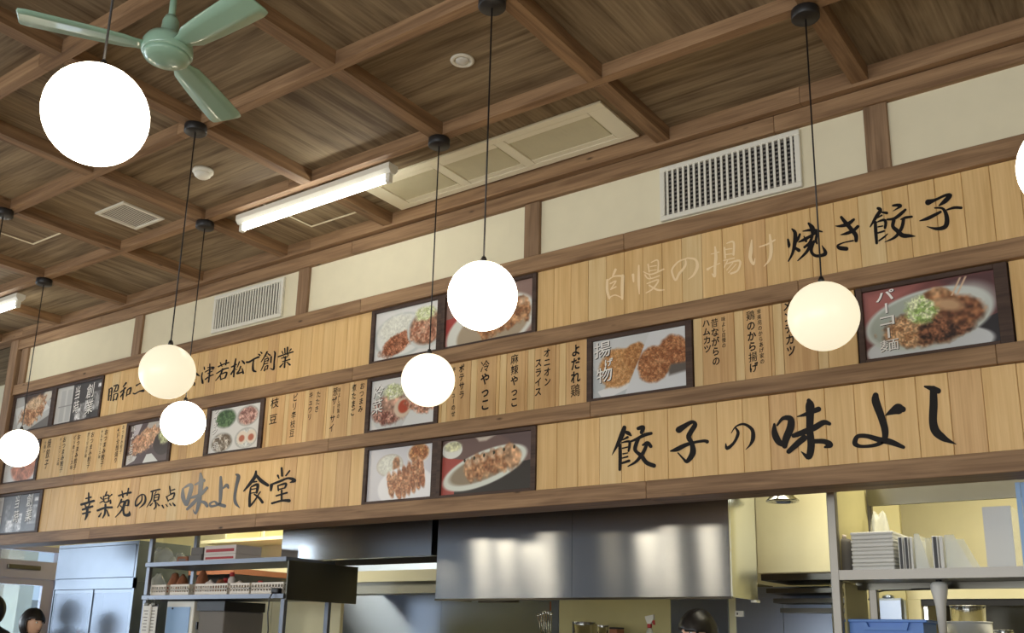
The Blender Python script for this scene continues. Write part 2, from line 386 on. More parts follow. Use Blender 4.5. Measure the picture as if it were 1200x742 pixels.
BRUSH_LOWER_RIGHT = [
 (G1, "200 195 40 175 270 50 130 370 35 65 495 5;195 235 15 240 255 40 270 280 20;180 330 12 235 300 26;150 380 30 155 500 35 150 650 28;170 360 12 250 345 26 255 400 26 245 450 20;180 420 14 240 405 14;185 480 14 235 470 12;180 525 14 235 510 18;175 580 22 250 555 28;350 205 35 400 195 45 385 250 35;270 345 20 330 320 28 420 275 35 490 258 30;375 290 20 340 340 35 315 430 38 350 475 30;345 470 35 385 505 40 440 575 42 520 608 42;400 385 20 450 360 35 485 398 35;440 385 30 400 470 36 330 560 28 240 615 12"),
 (G1, "790 220 65 850 180 50 930 135 35 965 165 45 920 240 50 895 300 50 930 370 45 940 470 60 880 560 40 840 535 22 780 470 14;700 450 15 770 430 45 860 385 40 960 355 28 1060 340 30 1095 348 38"),
 (G2, "165 385 15 185 430 26 150 510 22 90 560 28 78 520 8;125 430 6 165 372 12 235 350 20 305 395 28 315 470 34 290 530 18 250 572 4"),
 (G2, "500 350 18 503 430 50 540 505 50 600 540 25;525 360 15 575 300 30 640 305 50 640 380 60 600 480 56 590 540 42;700 285 8 770 265 30 830 240 40 885 220 42;800 145 34 810 190 70 810 300 60 808 400 55 820 520 58 810 610 55 790 635 40 735 590 8;668 450 35 740 425 45 850 380 50 930 335 42 980 347 28;760 470 50 700 520 48 625 588 38;820 500 35 930 500 40 985 530 48 940 550 18"),
 (G3, "268 175 48 270 230 64 320 370 58 350 480 55 340 560 42 270 605 30 150 618 26 92 598 40 92 560 38 120 528 34 200 530 36 300 560 45 400 580 48 510 625 28;350 350 6 410 315 50 465 292 85 505 295 48"),
 (G3, "695 97 15 760 115 44 812 135 46;770 120 55 772 250 64 767 400 64 790 485 68 850 540 56 900 568 34 970 600 3")]
BRUSH_TOP_RIGHT = [
 (G4, "110 500 18 120 550 28 118 575 14;150 400 15 180 440 34 175 540 34 155 630 24 115 710 12;225 450 20 205 500 24 165 560 20 215 605 32;255 420 10 350 408 28 440 425 12;310 345 20 345 390 44 350 450 28;215 525 12 270 500 28 340 460 24 400 420 20;265 470 10 285 515 24;345 470 24 320 530 24 270 575 22;290 565 18 365 520 28;340 530 28 290 620 26 205 705 10;355 530 26 335 610 28 370 655 26 430 655 28 472 630 34 440 560 8;395 430 22 380 500 24 390 540 14"),
 (G4, "570 370 8 620 370 25 690 350 34 745 308 24;620 455 8 680 440 28 740 415 28 785 375 28;625 285 25 660 330 34 720 400 38 765 460 38 768 512 30;740 512 15 650 530 12 592 558 20 610 582 36 675 590 36"),
 (G5, "175 270 30 200 290 35 150 370 34 90 470 12;205 310 15 270 320 28;165 375 12 215 345 18;145 420 30 150 520 35 160 645 28;160 420 12 235 395 28 258 425 30 250 480 26;175 470 14 225 460 14;175 535 18 240 515 18;185 620 16 240 580 18 280 545 8;335 240 20 385 235 32 420 245 28 335 300 6;275 390 20 350 380 30 420 330 34 470 285 25;345 400 36 335 465 35 380 510 42 440 562 45 520 567 32 580 572 6;420 390 12 470 370 26 540 360 22;450 390 32 430 480 34 360 580 28 245 635 6"),
 (G5, "715 205 58 800 175 28 900 130 28 955 130 40 900 190 45 835 240 14;790 265 16 870 270 25 910 330 40 920 420 48 890 475 42 800 490 30 700 465 6;625 405 10 720 375 36 850 308 26;920 285 15 1000 262 28 1075 264 26")]
BRUSH_TOP_FADED = [
 (G6, "175 380 22 150 440 16;95 480 20 95 580 24 115 655 20;100 485 10 160 445 12 245 440 18;245 440 28 240 560 28 240 660 20;125 515 12 180 490 12 135 560 10;130 570 12 180 545 12;115 650 12 170 625 10 235 650 10"),
 (G6, "345 430 24 350 495 14;400 340 14 400 500 22 405 615 8;490 330 14 500 400 12;520 310 9 585 290 13 585 400 13;510 350 8 570 340 9;510 390 9 570 380 8;445 400 8 520 425 13 640 375 14;460 430 12 500 468 12 600 438 10;500 430 8 520 465 8;480 515 10 590 478 13 540 560 15 470 605 8;500 530 12 580 575 18 645 575 8"),
 (G6, "850 275 12 850 340 20 790 420 20 755 480 18 725 420 18 725 370 16 780 305 14 850 275 12 880 268 14 949 284 20 966 350 27 930 430 19 874 475 5"),
 (G7, "375 290 16 385 400 32 375 520 28 370 630 28 340 600 8;330 375 8 420 350 12;290 550 28 340 520 10 430 480 10;485 300 18 495 420 18;510 250 9 590 235 22 590 380 24;500 320 11 570 310 11;500 380 11 570 370 11;470 450 11 600 420 13;520 450 13 480 530 10;500 490 11 660 450 22 640 560 20 560 600 22;580 480 11 510 560 9;620 490 9 530 590 9"),
 (G7, "800 210 12 790 330 38 785 420 34 820 490 24 840 420 6;890 290 12 980 260 17 1070 210 18;1010 150 20 1025 300 36 1010 430 28 940 520 5")]
BRUSH_LOWER_LEFT = [
 (H1, "175 165 12 175 250 18;145 225 12 200 210 14;95 290 20 230 250 20;135 290 12 145 325 12;185 280 12 170 320 12;110 345 18 215 310 18;110 390 15 190 370 15;160 320 22 155 400 22 135 455 10"),
 (H1, "370 150 10 355 190 12;335 200 10 345 265 12 400 250 10;345 200 10 390 190 12 385 260 10;345 230 8 385 220 8;305 215 14 325 235 8;425 180 12 400 205 6;290 275 6 325 255 12;410 240 8 410 275 14;270 355 18 350 325 18 425 320 18;355 290 16 350 380 18 325 435 10;310 380 8 285 420 14;370 350 8 390 410 16"),
 (H1, "500 195 16 570 170 14 630 160 18;535 145 10 545 210 14;605 115 12 590 190 12;530 235 14 505 290 12 480 325 6;520 270 10 560 260 16 530 350 14 460 430 6;520 305 12 535 325 8;575 250 14 605 245 18 600 300 14;575 265 14 550 340 14 560 400 20 610 400 28 615 365 8;575 300 8 600 300 10"),
 (H1, "750 180 10 745 250 12 690 305 16 680 270 12 700 220 12 750 180 10 785 200 14 780 270 18 720 330 5"),
 (H1, "850 150 14 900 135 14 945 125 12;865 155 12 850 240 12 800 320 6;905 150 8 890 175 8;885 190 10 880 255 12;885 190 10 935 180 12 925 240 12;885 215 8 925 210 8;885 245 8 920 240 8;895 255 14 900 310 14 880 340 10;865 275 8 840 300 12;915 275 8 935 300 14"),
 (H1, "1050 95 12 1060 180 12;1060 140 8 1105 125 12;1015 205 12 1035 255 10;1020 205 8 1100 165 14 1085 230 10;1035 245 8 1085 225 10;970 300 14 985 325 12;1010 290 10 1025 310 10;1050 280 10 1065 300 10;1085 275 12 1105 300 16")]
BRUSH_LOWER_LEFT_GLOSS = [
 (H2, "75 225 15 75 300 30 100 370 22;85 215 10 130 190 22 155 200 30 135 290 30 110 370 25;190 185 12 270 145 25;240 80 15 245 150 35 235 260 30 225 350 30 195 455 15 170 420 6;155 305 18 235 280 25 300 215 20;215 310 20 170 360 25 115 415 18;230 340 15 280 355 25 300 385 22"),
 (H2, "430 115 18 430 220 28 425 330 22 410 370 14 340 388 18 330 362 16 370 342 12 400 365 22 465 385 25;440 230 6 485 190 24 500 215 14"),
 (H2, "575 90 14 595 110 28 575 200 22 560 300 20 570 360 22 610 405 4")]
BRUSH_LOWER_LEFT2 = [
 (H2, "760 60 14 750 110 25 700 180 22 645 245 10;765 100 20 810 150 28 870 190 22;735 160 12 765 155 12;710 215 12 700 300 18 700 385 20;715 205 10 775 185 22 765 260 16;715 230 8 765 220 8;715 265 8 765 255 8;710 380 14 750 330 12 800 250 8;745 275 12 790 310 18 820 350 20"),
 (H2, "1000 30 16 1005 100 18;965 100 16 975 125 10;1075 55 12 1040 100 12;905 190 25 900 240 14;900 185 14 980 155 18 1060 125 16 1120 145 28 1080 165 8;965 195 12 970 240 12;965 195 10 1040 175 18 1030 215 12;975 230 10 1030 215 10;1000 240 14 1000 330 16;950 290 12 1050 260 14;910 360 16 1000 335 16 1070 335 25")]
BRUSH_TOP_LEFT = [
 (H3, "150 300 25 130 540 25;165 290 15 210 280 25 195 420 22 180 545 20;160 360 12 200 345 12;150 450 12 195 430 12;250 235 20 340 210 25 330 320 20 290 350 25;300 240 20 250 370 18;250 420 15 235 550 25;250 415 15 330 400 22 300 530 25;240 530 12 300 520 15"),
 (H3, "515 165 30 450 250 18;390 370 22 510 270 20;480 270 22 450 400 25 440 530 15;455 370 15 395 465 22;460 360 12 500 375 10;540 320 18 520 450 18;540 320 18 620 270 28 590 400 25;530 430 15 600 400 18"),
 (H3, "740 220 30 790 190 18 855 160 28;670 390 22 710 400 25 800 350 22 885 335 45"),
 (H3, "930 240 20 1150 170 24;1045 120 22 1035 400 20"),
 (H4, "-20 300 20 -70 380 24 -130 450 10;-20 300 12 75 365 20 100 395 35 145 425 12;-80 470 15 50 440 15;-90 530 15 60 490 15;-20 520 12 -60 590 15 40 560 15;10 540 10 55 560 15 40 605 22"),
 (H4, "235 250 15 240 295 22;200 360 15 185 440 20 205 560 30 210 500 10;345 190 15 340 350 25 320 540 22;300 265 15 420 255 20 400 300 15;250 350 15 320 310 18 430 260 15;300 380 12 390 330 15;255 490 20 340 430 20 410 400 18"),
 (H4, "510 245 22 600 200 18 710 165 22;550 170 20 580 240 15;665 120 25 650 210 18;475 375 18 600 300 22 700 270 22;590 290 25 550 400 22 455 515 12;545 400 18 555 495 20;550 395 15 670 355 25 640 460 25;560 490 15 640 460 18"),
 (H4, "845 95 20 820 250 28 805 440 22;765 250 22 860 200 18;820 280 20 755 390 25;830 290 12 870 300 10;915 150 20 890 220 15 870 260 10;970 130 20 1000 165 30 1015 190 18;940 240 22 910 320 20 870 380 25 990 340 18;970 280 15 990 370 30"),
 (H5, "150 405 30 200 400 30 300 340 25 385 305 28;290 340 15 270 450 25 275 560 35 325 585 25;380 250 18 405 270 25;420 210 18 440 230 25"),
 (H5, "545 205 25 500 290 22 430 400 12;560 240 15 600 270 25;520 290 12 555 300 12;500 350 15 570 330 20 560 390 15;500 350 15 480 450 18 425 570 12;500 390 12 560 370 12;500 440 15 560 425 15;510 490 12 490 570 22;510 490 12 560 470 18 545 540 18;500 555 12 545 540 12;625 300 25 615 410 22;680 195 15 700 240 28 680 400 22 670 540 28 600 520 8"),
 (H5, "885 140 20 890 230 18;940 120 25 930 250 20;835 200 20 850 240 15;1010 150 20 970 200 12;760 300 22 900 250 20 1045 205 22;860 290 12 880 320 15;950 260 15 930 310 12;820 330 15 930 300 15;840 395 15 985 350 20;900 300 25 890 400 22 880 505 25;860 420 12 795 495 25;920 400 12 985 455 28")]
# small vertical lettering from the font that comes with the program
GLY = {}
def glyph(ch, off=.012):
    k = (ch, off)
    if k not in GLY:
        c = bpy.data.curves.new('g', 'FONT'); c.body = ch; c.offset = off; c.resolution_u = 2; c.size = 1
        o = bpy.data.objects.new('g', c); COL.objects.link(o); dg = bpy.context.evaluated_depsgraph_get()
        me = o.evaluated_get(dg).to_mesh()
        GLY[k] = ([(v.co.x, v.co.y) for v in me.vertices], [tuple(p.vertices) for p in me.polygons])
        o.evaluated_get(dg).to_mesh_clear(); bpy.data.objects.remove(o); bpy.data.curves.remove(c)
    return GLY[k]
VERT = {'ー': 1}
def column(name, text, ut, vt, ub, vb, w, Y, mat, parent, off=.012, shear=.06, dx=0., dz=0.):
    """vertical line of characters from (ut, vt) down to (ub, vb); w = width of a character / its pitch"""
    a = at(ut, vt, Y); b = at(ub, vb, Y); n = len(text); h = (a.z-b.z)/n; mb = MB(); w = w*1.12
    for i, ch in enumerate(text):
        if ch == ' ': continue
        vs, fs = glyph(ch, off+.008 if ch < '\u3100' else min(off, .006))
        if not vs: continue
        cx = a.x+(b.x-a.x)*((i+.5)/n); cz = a.z-h*(i+.5)
        xs_ = [p[0] for p in vs]; mx_ = (min(xs_)+max(xs_))/2 if ch in 'ー' else .5
        out = []
        for (x, y) in vs:
            X, Yy = x-mx_, y-.36
            if ch in VERT: X, Yy = Yy*.9, -X
            Yy = Yy + shear*X
            out.append((cx+(X*w*1.02+dx)*h, Y, cz+(Yy+dz)*h*.98))
        mb.add(out, fs)
    return mb.build(name, mat, parent)

# ------------------------------------------------------------------ plank boards between the beams
def plank_mesh(w, h, cache={}):
    k = (round(w, 4), round(h, 4))
    if k not in cache:
        me = bpy.data.meshes.new('plank'); c = .0022; W = w/2-.0006; y0 = 0.; y1 = .012
        v = [(-W, y1, 0), (-W, y0+c, 0), (-W+c, y0, 0), (W-c, y0, 0), (W, y0+c, 0), (W, y1, 0)]
        v = v+[(x, y, h) for x, y, z in v]
        f = [(i, i+1, i+7, i+6) for i in range(5)]+[(5, 0, 6, 11), (0, 5, 4, 3, 2, 1), (6, 7, 8, 9, 10, 11)]
        me.from_pydata(v, [], f); cache[k] = me
    return cache[k]
BY = 4.028
def board(row, xa, xb, label, pitch=None, cuts=None, seed=1):
    z0, z1 = row[0]+.001, row[1]-.001
    r = empty('sign_board', ((xa+xb)/2, BY, z0), label, 'sign board')
    MB().box((xa, BY+.0125, z0), (xb, 4.0495, z1)).build('backing_board', M['shadow'], r)
    rn = random.Random(seed)
    if cuts is None:
        n = max(1, round((xb-xa)/pitch)); w = (xb-xa)/n
        cuts = [(xa+i*w, xa+(i+1)*w, 'pine' if rn.random() < .86 else rn.choice(('pine_light', 'pine_dark'))) for i in range(n)]
    for a, b, mt in cuts:
        o = bpy.data.objects.new('plank', plank_mesh(b-a, z1-z0)); COL.objects.link(o); o.parent = r
        o.location = ((a+b)/2-r.location.x, rn.random()*.0015, 0)
        if not o.data.materials: o.data.materials.append(None)
        o.material_slots[0].link = 'OBJECT'; o.material_slots[0].material = M[mt]
    return r
R1 = (B1[1], B2[0]); R2 = (B2[1], B3[0]); R4 = (B3[1], B4[0])
X = lambda u, v: at(u, v, 4.02).x
LY = BY-.0008
def brush(lst, parent, mat='ink'):
    for (g, s), d in lst: strokes('character', g, s, d, LY, M[mat], parent)
s = board(R1, X(47, 595), X(425.5, 558), 'lower pine plank sign with eleven brushed characters, left of the grilled dumpling photos', .115, seed=3)
brush(BRUSH_LOWER_LEFT, s); brush(BRUSH_LOWER_LEFT_GLOSS, s, 'inkgrey'); brush(BRUSH_LOWER_LEFT2, s)
s = board(R1, X(627.5, 540), XR+2.7, 'lower pine plank sign with six large black brushed characters at right', .122, seed=5)
brush(BRUSH_LOWER_RIGHT, s)
s = board(R4, X(119.5, 460), X(434.5, 390), 'upper pine plank sign with black brushed founding text, behind two globe lamps at left', .105, seed=8)
brush(BRUSH_TOP_LEFT, s)
s = board(R4, X(628.5, 350), XR+2.7, 'upper pine plank sign with faded and black brushed characters below the large wall vent', .1045, seed=9)
brush(BRUSH_TOP_RIGHT, s); brush(BRUSH_TOP_FADED, s, 'inkpale')
def cutlist(v, *us):
    out = []; k = us[::2]; mt = us[1::2]
    for i in range(len(mt)): out.append((X(k[i], v), X(k[i+1], v), {'l': 'pine_light', 'p': 'pine', 'd': 'pine_dark'}[mt[i]]))
    return out
def menu(v, us, label, seed):
    c = cutlist(v, *us); return board(R2, c[0][0], c[-1][1], label, cuts=c, seed=seed)
ML = 'menu_lettering'; K = M['ink']
s = menu(535, (44.5, 'p', 62, 'p', 70, 'l', 80, 'p', 87, 'p', 96, 'l', 103, 'p', 112, 'l', 119, 'p', 130, 'p', 137, 'l', 144), 'menu board of six tiny vertical lines, far left of the middle row', 11)
for t, a, b, c, d, w in (('焼餃子', 58.5, 514, 53.5, 550, .62), ('おつまみ餃子', 76, 512, 71, 554, .85), ('おつまみ餃子', 93, 509, 87, 551, .85), ('おつまみ餃子', 109, 506, 103, 549, .85), ('おつまみ餃子', 125, 503, 119, 547, .85),
                         ('4種全部盛り', 140, 500, 135, 543, .8), ('おつまみ餃子', 145, 498, 141, 532, .7), ('チーズソース味', 71.5, 513, 67.5, 546, .8), ('ピリ辛ソース味', 88, 510, 83, 551, .8), ('ガーリック味', 104, 507, 100, 537, .8), ('サルサソース味', 120, 504, 116, 538, .8),
                         ('六個入', 53.5, 517, 51.5, 531, .8)):
    column(ML, t, a, b, c, d, w, LY, K, s, .004)
menu(515, (200.5, 'p', 209, 'd', 219, 'p', 229, 'p', 240), 'short menu board half hidden behind a white globe lamp, left of the side dish photo', 12)
s = menu(490, (308.5, 'd', 312, 'l', 316, 'd', 331, 'l', 336, 'd', 354, 'l', 359, 'd', 378.5, 'p', 381, 'l', 386, 'd', 406, 'l', 411, 'd', 429), 'menu board of five vertical dishes starting with green soybeans, middle row', 13)
for t, a, b, c, d, w, o_ in (('枝', 322.5, 466, 321.5, 479, .95, .012), ('豆', 320.5, 485, 319.5, 498, .95, .012), ('ピリ辛枝豆', 346.5, 461, 341.5, 513, .72, .006), ('たたき', 374, 458, 370.5, 484, .72, .006), ('キュウリ', 365, 459, 362.5, 493, .72, .006),
                         ('葱ザーサイ', 393.5, 454, 388, 507, .72, .006), ('味よし特製の', 398, 454, 396, 491, .62, .002), ('煮たまご', 415.5, 450, 413, 488, .7, .008), ('おつまみ', 425, 448, 422, 484, .74, .008)):
    column(ML, t, a, b, c, d, w, LY, K, s, o_)
s = menu(455, (513.5, 'p', 517, 'l', 523, 'd', 550, 'l', 557.5, 'd', 580, 'p', 584, 'l', 592, 'd', 614, 'd', 617, 'l', 625, 'd', 649.5, 'd', 654, 'l', 662, 'd', 687.5), 'menu board of five vertical dishes between the cold dish and fried food photos', 14)
for t, a, b, c, d, w, o_ in (('ポテサラ', 541, 427, 541, 468, .7, .01), ('チャーシューのせ', 532, 430, 531, 489, .72, .006), ('冷やっこ', 568.5, 422, 568.5, 482, .78, .02), ('麻辣やっこ', 603, 415, 602.5, 478, .76, .016), ('オニオン', 641, 408, 641.5, 453, .74, .016),
                         ('スライス', 631, 420, 630.5, 465, .74, .016), ('よだれ鶏', 675, 403, 674, 466, .72, .02)):
    column(ML, t, a, b, c, d, w, LY, K, s, o_)
s = menu(400, (811.5, 'l', 822, 'd', 860, 'l', 871, 'd', 902, 'd', 906, 'l', 917, 'd', 957, 'l', 969, 'p', 1004), 'menu board of three vertical cutlet dishes, partly behind a cream globe lamp at right', 15)
for t, a, b, c, d, w, o_ in (('ハムカツ', 827, 374, 829.5, 414, .84, .016), ('昔ながらの', 837, 373, 839.5, 429, .76, .016), ('味よし自慢の', 847.5, 371, 848.5, 408, .72, .006), ('鶏のから揚げ', 879, 364, 883.5, 437, .76, .018), ('幸楽苑のからあげ家の', 889, 362, 893.5, 427, .72, .006), ('メンチカツ', 922, 352, 927.5, 418, .72, .014)):
    column(ML, t, a, b, c, d, w, LY, K, s, o_)
board(R2, X(1185.5, 350), XR+2.7, 'blank pine plank board right of the noodle photo', .12, seed=21)

# ------------------------------------------------------------------ printed food photographs (flat prints in dark frames)
def vnoise(U, V, s, seed):
    g = np.random.RandomState(seed).rand(64, 64)
    x = U*s; y = V*s; xi = np.floor(x).astype(int); yi = np.floor(y).astype(int); fx = x-xi; fy = y-yi
    fx = fx*fx*(3-2*fx); fy = fy*fy*(3-2*fy)
    G = lambda a, b: g[a % 64, b % 64]
    return G(xi, yi)*(1-fx)*(1-fy)+G(xi+1, yi)*fx*(1-fy)+G(xi, yi+1)*(1-fx)*fy+G(xi+1, yi+1)*fx*fy
class Pic:
    """a small printed picture: colour per vertex of a flat grid; u to the right, v downwards, both 0..1"""
    def __init__(s, asp, bg, nx=210):
        s.nx = nx; s.ny = max(40, int(nx/asp)); s.asp = asp
        u, v = np.meshgrid(np.linspace(0, 1, s.nx+1), np.linspace(0, 1, s.ny+1)); s.U, s.V = u, v
        s.X = u*asp; s.C = np.zeros(u.shape+(3,)); s.C[:] = bg
    def blend(s, m, col, tex=None, seed=1):
        c = np.array(col, float)[None, None, :]*np.ones(s.C.shape)
        if tex:
            sc, amp = tex[:2]; n = .6*vnoise(s.X, s.V, sc, seed)+.4*vnoise(s.X, s.V, sc*2.3, seed+7)
            if len(tex) > 2:
                t = np.clip((n-.5)*3+.5, 0, 1)[..., None]; c = c*(1-t)+np.array(tex[2], float)*t
                c = c*(1+amp*(vnoise(s.X, s.V, sc*3, seed+3)-.5))[..., None]
            else: c = c*(1+amp*(n-.5)*2)[..., None]
        s.C = s.C*(1-m[..., None])+c*m[..., None]
    def ell(s, cx, cy, rx, ry, col, ang=0, soft=.02, tex=None, seed=1, rough=0, a=1.):
        t = math.radians(ang); dx = (s.U-cx)*s.asp; dy = s.V-cy
        p = (dx*math.cos(t)+dy*math.sin(t))/(rx*s.asp); q = (-dx*math.sin(t)+dy*math.cos(t))/ry
        d = np.sqrt(p*p+q*q)
        if rough: d = d+rough*(vnoise(s.X, s.V, 9, seed+5)-.5)+rough*.6*(vnoise(s.X, s.V, 22, seed+9)-.5)
        s.blend(np.clip((1-d)/soft*.25+.5, 0, 1)*a, col, tex, seed)
    def poly(s, pts, col, soft=.008, tex=None, seed=1, a=1.):
        m = np.ones(s.U.shape); n = len(pts)          # convex, clockwise in (u, v)
        for i in range(n):
            x0, y0 = pts[i]; x1, y1 = pts[(i+1) % n]; ex, ey = (x1-x0)*s.asp, y1-y0; l = math.hypot(ex, ey)
            d = (-(s.U-x0)*s.asp*ey+(s.V-y0)*ex)/l; m = np.minimum(m, np.clip(d/soft+.5, 0, 1))
        s.blend(m*a, col, tex, seed)
    def build(s, x0, x1, z0, z1, y, parent):
        me = bpy.data.meshes.new('print'); nx, ny = s.nx, s.ny
        co = np.zeros(((nx+1)*(ny+1), 3)); co[:, 0] = (x0+s.U*(x1-x0)).ravel(); co[:, 1] = y; co[:, 2] = (z1-s.V*(z1-z0)).ravel()
        i = (np.arange(ny)[:, None]*(nx+1)+np.arange(nx)[None, :]).ravel(); q = np.stack([i, i+nx+1, i+nx+2, i+1], 1)
        me.vertices.add(len(co)); me.vertices.foreach_set('co', co.ravel()); me.loops.add(q.size); me.loops.foreach_set('vertex_index', q.ravel().astype(np.int32))
        me.polygons.add(len(q)); me.polygons.foreach_set('loop_start', np.arange(0, q.size, 4).astype(np.int32)); me.update(calc_edges=True)
        g_ = s.C.mean(2, keepdims=True); c = np.clip((g_+(s.C-g_)*.8)/255, 0, 1); c = np.where(c <= .04045, c/12.92, ((c+.055)/1.055)**2.4)
        at_ = me.color_attributes.new('print', 'FLOAT_COLOR', 'POINT'); at_.data.foreach_set('color', np.concatenate([c, np.ones(c.shape[:2]+(1,))], 2).ravel())
        return link_mesh('print', me, PRINT, parent)
m_, nt_, b_ = newmat('photo_print'); an = nt_.nodes.new('ShaderNodeAttribute'); an.attribute_name = 'print'; nt_.links.new(an.outputs['Color'], b_.inputs['Base Color']); b_.inputs['Roughness'].default_value = .35; PRINT = m_

def poster(row, outer, inner, v, label, draw, wide_frame=True, texts=()):
    z0, z1 = row[0]+.002, row[1]-.002
    xa, xb = X(outer[0], v), X(outer[1], v); pa, pb = X(inner[0], v), X(inner[1], v); zp0, zp1 = z0+.016, z1-.02
    r = empty('menu_photo', ((xa+xb)/2, 4.02, z0), label, 'menu photo', 'framed food photos on the menu wall')
    MB().box((xa, 4.036, z0), (xb, 4.0495, z1)).build('backing_board', M['frame'], r)
    for a, b in (((xa, z0), (pa, z1)), ((pb, z0), (xb, z1)), ((pa, z0), (pb, zp0)), ((pa, zp1), (pb, z1))):
        MB().box((a[0], 4.018, a[1]), (b[0], 4.036, b[1]), .0015).build('frame_rail', M['frame'], r)
    p = Pic((pb-pa)/(zp1-zp0), (226, 226, 222)); draw(p); p.build(pa, pb, zp0, zp1, 4.0335, r)
    for tx in texts:
        column('lettering_shadow', *tx[:6], 4.0326, M['ink'], r, .012, .1, .05, -.045)
        column('print_lettering', *tx[:6], 4.032, M['inkwhite'], r, .010, .1)
    return r
def gyoza(p, cx, cy, n, dx, dy, rx, ry, ang, seed):
    for k in range(n):
        x = cx+dx*k; y = cy+dy*k
        p.ell(x, y, rx, ry, (150, 92, 52), ang, .08, (9, .5, (206, 150, 98)), seed+k, .35)
        p.ell(x-.02, y-ry*.55, rx*.5, ry*.3, (228, 190, 150), ang, .2, (14, .3), seed+k, .3, .8)
def d_curry(p):
    p.ell(.42, .55, .44, .46, (196, 204, 200)); p.ell(.42, .54, .39, .41, (226, 228, 222))
    p.ell(.38, .42, .30, .30, (224, 226, 212), 0, .1, (26, .12), 3, .15)
    p.ell(.36, .72, .27, .20, (132, 70, 40), -18, .06, (20, .7, (190, 120, 84)), 4, .25)
    p.ell(.82, .52, .30, .40, (206, 212, 208)); p.ell(.82, .50, .26, .34, (160, 110, 80), 0, .05, (14, .5), 9)
    for k in range(4): p.ell(.64+k*.10, .52+.03*k, .05, .24, (214, 164, 132), 28, .1, (12, .5, (158, 88, 58)), 20+k, .3)
    p.ell(.80, .22, .17, .14, (196, 208, 140), 0, .1, (26, .4, (226, 232, 190)), 5, .35)
def d_oval(p):
    p.C[:] = (150, 116, 104); p.poly([(0, .45), (.2, .42), (.3, 1), (0, 1)], (190, 66, 60))
    p.ell(.52, .75, .52, .55, (222, 224, 212), -12); p.ell(.55, .78, .42, .42, (178, 158, 128), -12)
    gyoza(p, .45, .78, 6, .09, -.05, .07, .24, -20, 40)
def d_karaage(p):
    p.C[:] = (190, 190, 186); p.poly([(.2, 0), (1, 0), (1, .25), (.25, .22)], (92, 76, 70)); p.ell(.85, .12, .12, .16, (216, 208, 190), 0, .1)
    p.poly([(0, .3), (.75, .2), (1, .55), (.35, 1), (.15, .95)], (222, 224, 220)); p.poly([(.3, .88), (1, .45), (1, .6), (.35, 1)], (196, 198, 194)); p.poly([(.4, 1), (1, .66), (1, 1)], (120, 116, 112))
    p.ell(.5, .48, .32, .36, (160, 104, 66), -20, .06, (11, .7, (216, 164, 116)), 14, .4); p.ell(.52, .28, .2, .16, (204, 166, 122), 0, .15, (15, .4, (232, 200, 160)), 15, .35)
def d_kitchen_bw(p):
    p.C[:] = (78, 76, 78); p.poly([(0, 0), (.36, 0), (.36, 1), (0, 1)], (206, 206, 202)); 
    for a in (.1, .24): p.poly([(a, .1), (a+.1, .1), (a+.1, .95), (a, .95)], (186, 188, 186))
    p.poly([(.06, .52), (.36, .52), (.36, .55), (.06, .55)], (150, 150, 150))
    for (a, b, c, d, g) in ((.42, .1, .5, .95, 110), (.55, .55, .7, 1, 140), (.8, .3, .96, .8, 150), (.72, .7, .82, .98, 60), (.46, .66, .58, .98, 180), (.9, .1, 1, .2, 200), (.66, .5, .72, .95, 200)):
        p.poly([(a, b), (c, b), (c, d), (a, d)], (g, g, g), .03, (10, .5), int(a*99))
def d_specialty(p):
    p.C[:] = (96, 80, 82); p.poly([(.12, 0), (.3, 0), (.22, .25), (.1, .3)], (196, 190, 196)); p.poly([(.45, 0), (.75, 0), (.62, .35), (.4, .15)], (190, 184, 176))
    p.ell(.4, .42, .34, .26, (192, 138, 96), -22, .06, (10, .6, (228, 180, 138)), 31, .4); p.ell(.2, .5, .16, .2, (176, 122, 84), -20, .1, (10, .6, (216, 160, 120)), 33, .3)
    p.poly([(.78, 0), (1, 0), (1, .5), (.68, .6)], (176, 176, 166)); p.ell(.84, .55, .22, .3, (72, 62, 58)); p.ell(.88, .38, .15, .2, (184, 198, 130), 0, .1, (14, .5, (222, 230, 170)), 35, .35)
    p.poly([(.52, .68), (.6, .78), (.98, .76), (.96, .98), (.4, 1)], (216, 220, 216)); p.poly([(0, .75), (.25, .8), (.2, .9), (0, 1)], (206, 206, 206))
def d_sides(p):
    for (x, y, c1, c2, s) in ((.3, .23, (60, 92, 56), (104, 140, 88), 1), (.74, .25, (150, 96, 86), (224, 178, 160), 2), (.26, .78, (110, 92, 70), (214, 206, 190), 3), (.74, .75, (206, 210, 206), (216, 220, 214), 4)):
        p.ell(x, y, .22, .235, (188, 190, 184)); p.ell(x, y, .19, .20, c1, 0, .06, (13, .4, c2), s, .12)
    for x in (.66, .84): p.ell(x, .73, .10, .15, (238, 224, 204), 12 if x > .7 else -8, .06); p.ell(x, .75, .055, .075, (206, 112, 78), 0, .1)
def d_cold(p):
    p.ell(.32, .6, .31, .5, (206, 210, 208)); p.ell(.32, .52, .28, .4, (190, 194, 184)); p.ell(.3, .6, .27, .32, (120, 64, 52), 0, .06, (12, .7, (204, 150, 130)), 51, .2)
    p.ell(.3, .5, .16, .16, (206, 156, 130), 0, .1, (12, .4), 52, .4); p.ell(.36, .27, .15, .15, (196, 206, 142), 0, .1, (16, .4, (236, 240, 210)), 53, .3)
    p.ell(.5, .62, .13, .2, (230, 206, 178), -20, .06); p.ell(.52, .6, .085, .13, (204, 76, 46), -20, .08)
    p.poly([(.5, 1), (.62, .72), (1, .62), (1, .95), (.7, 1)], (226, 230, 228))
    p.ell(.8, .6, .24, .17, (176, 116, 88), 10, .08, (12, .7, (230, 180, 150)), 55, .4)
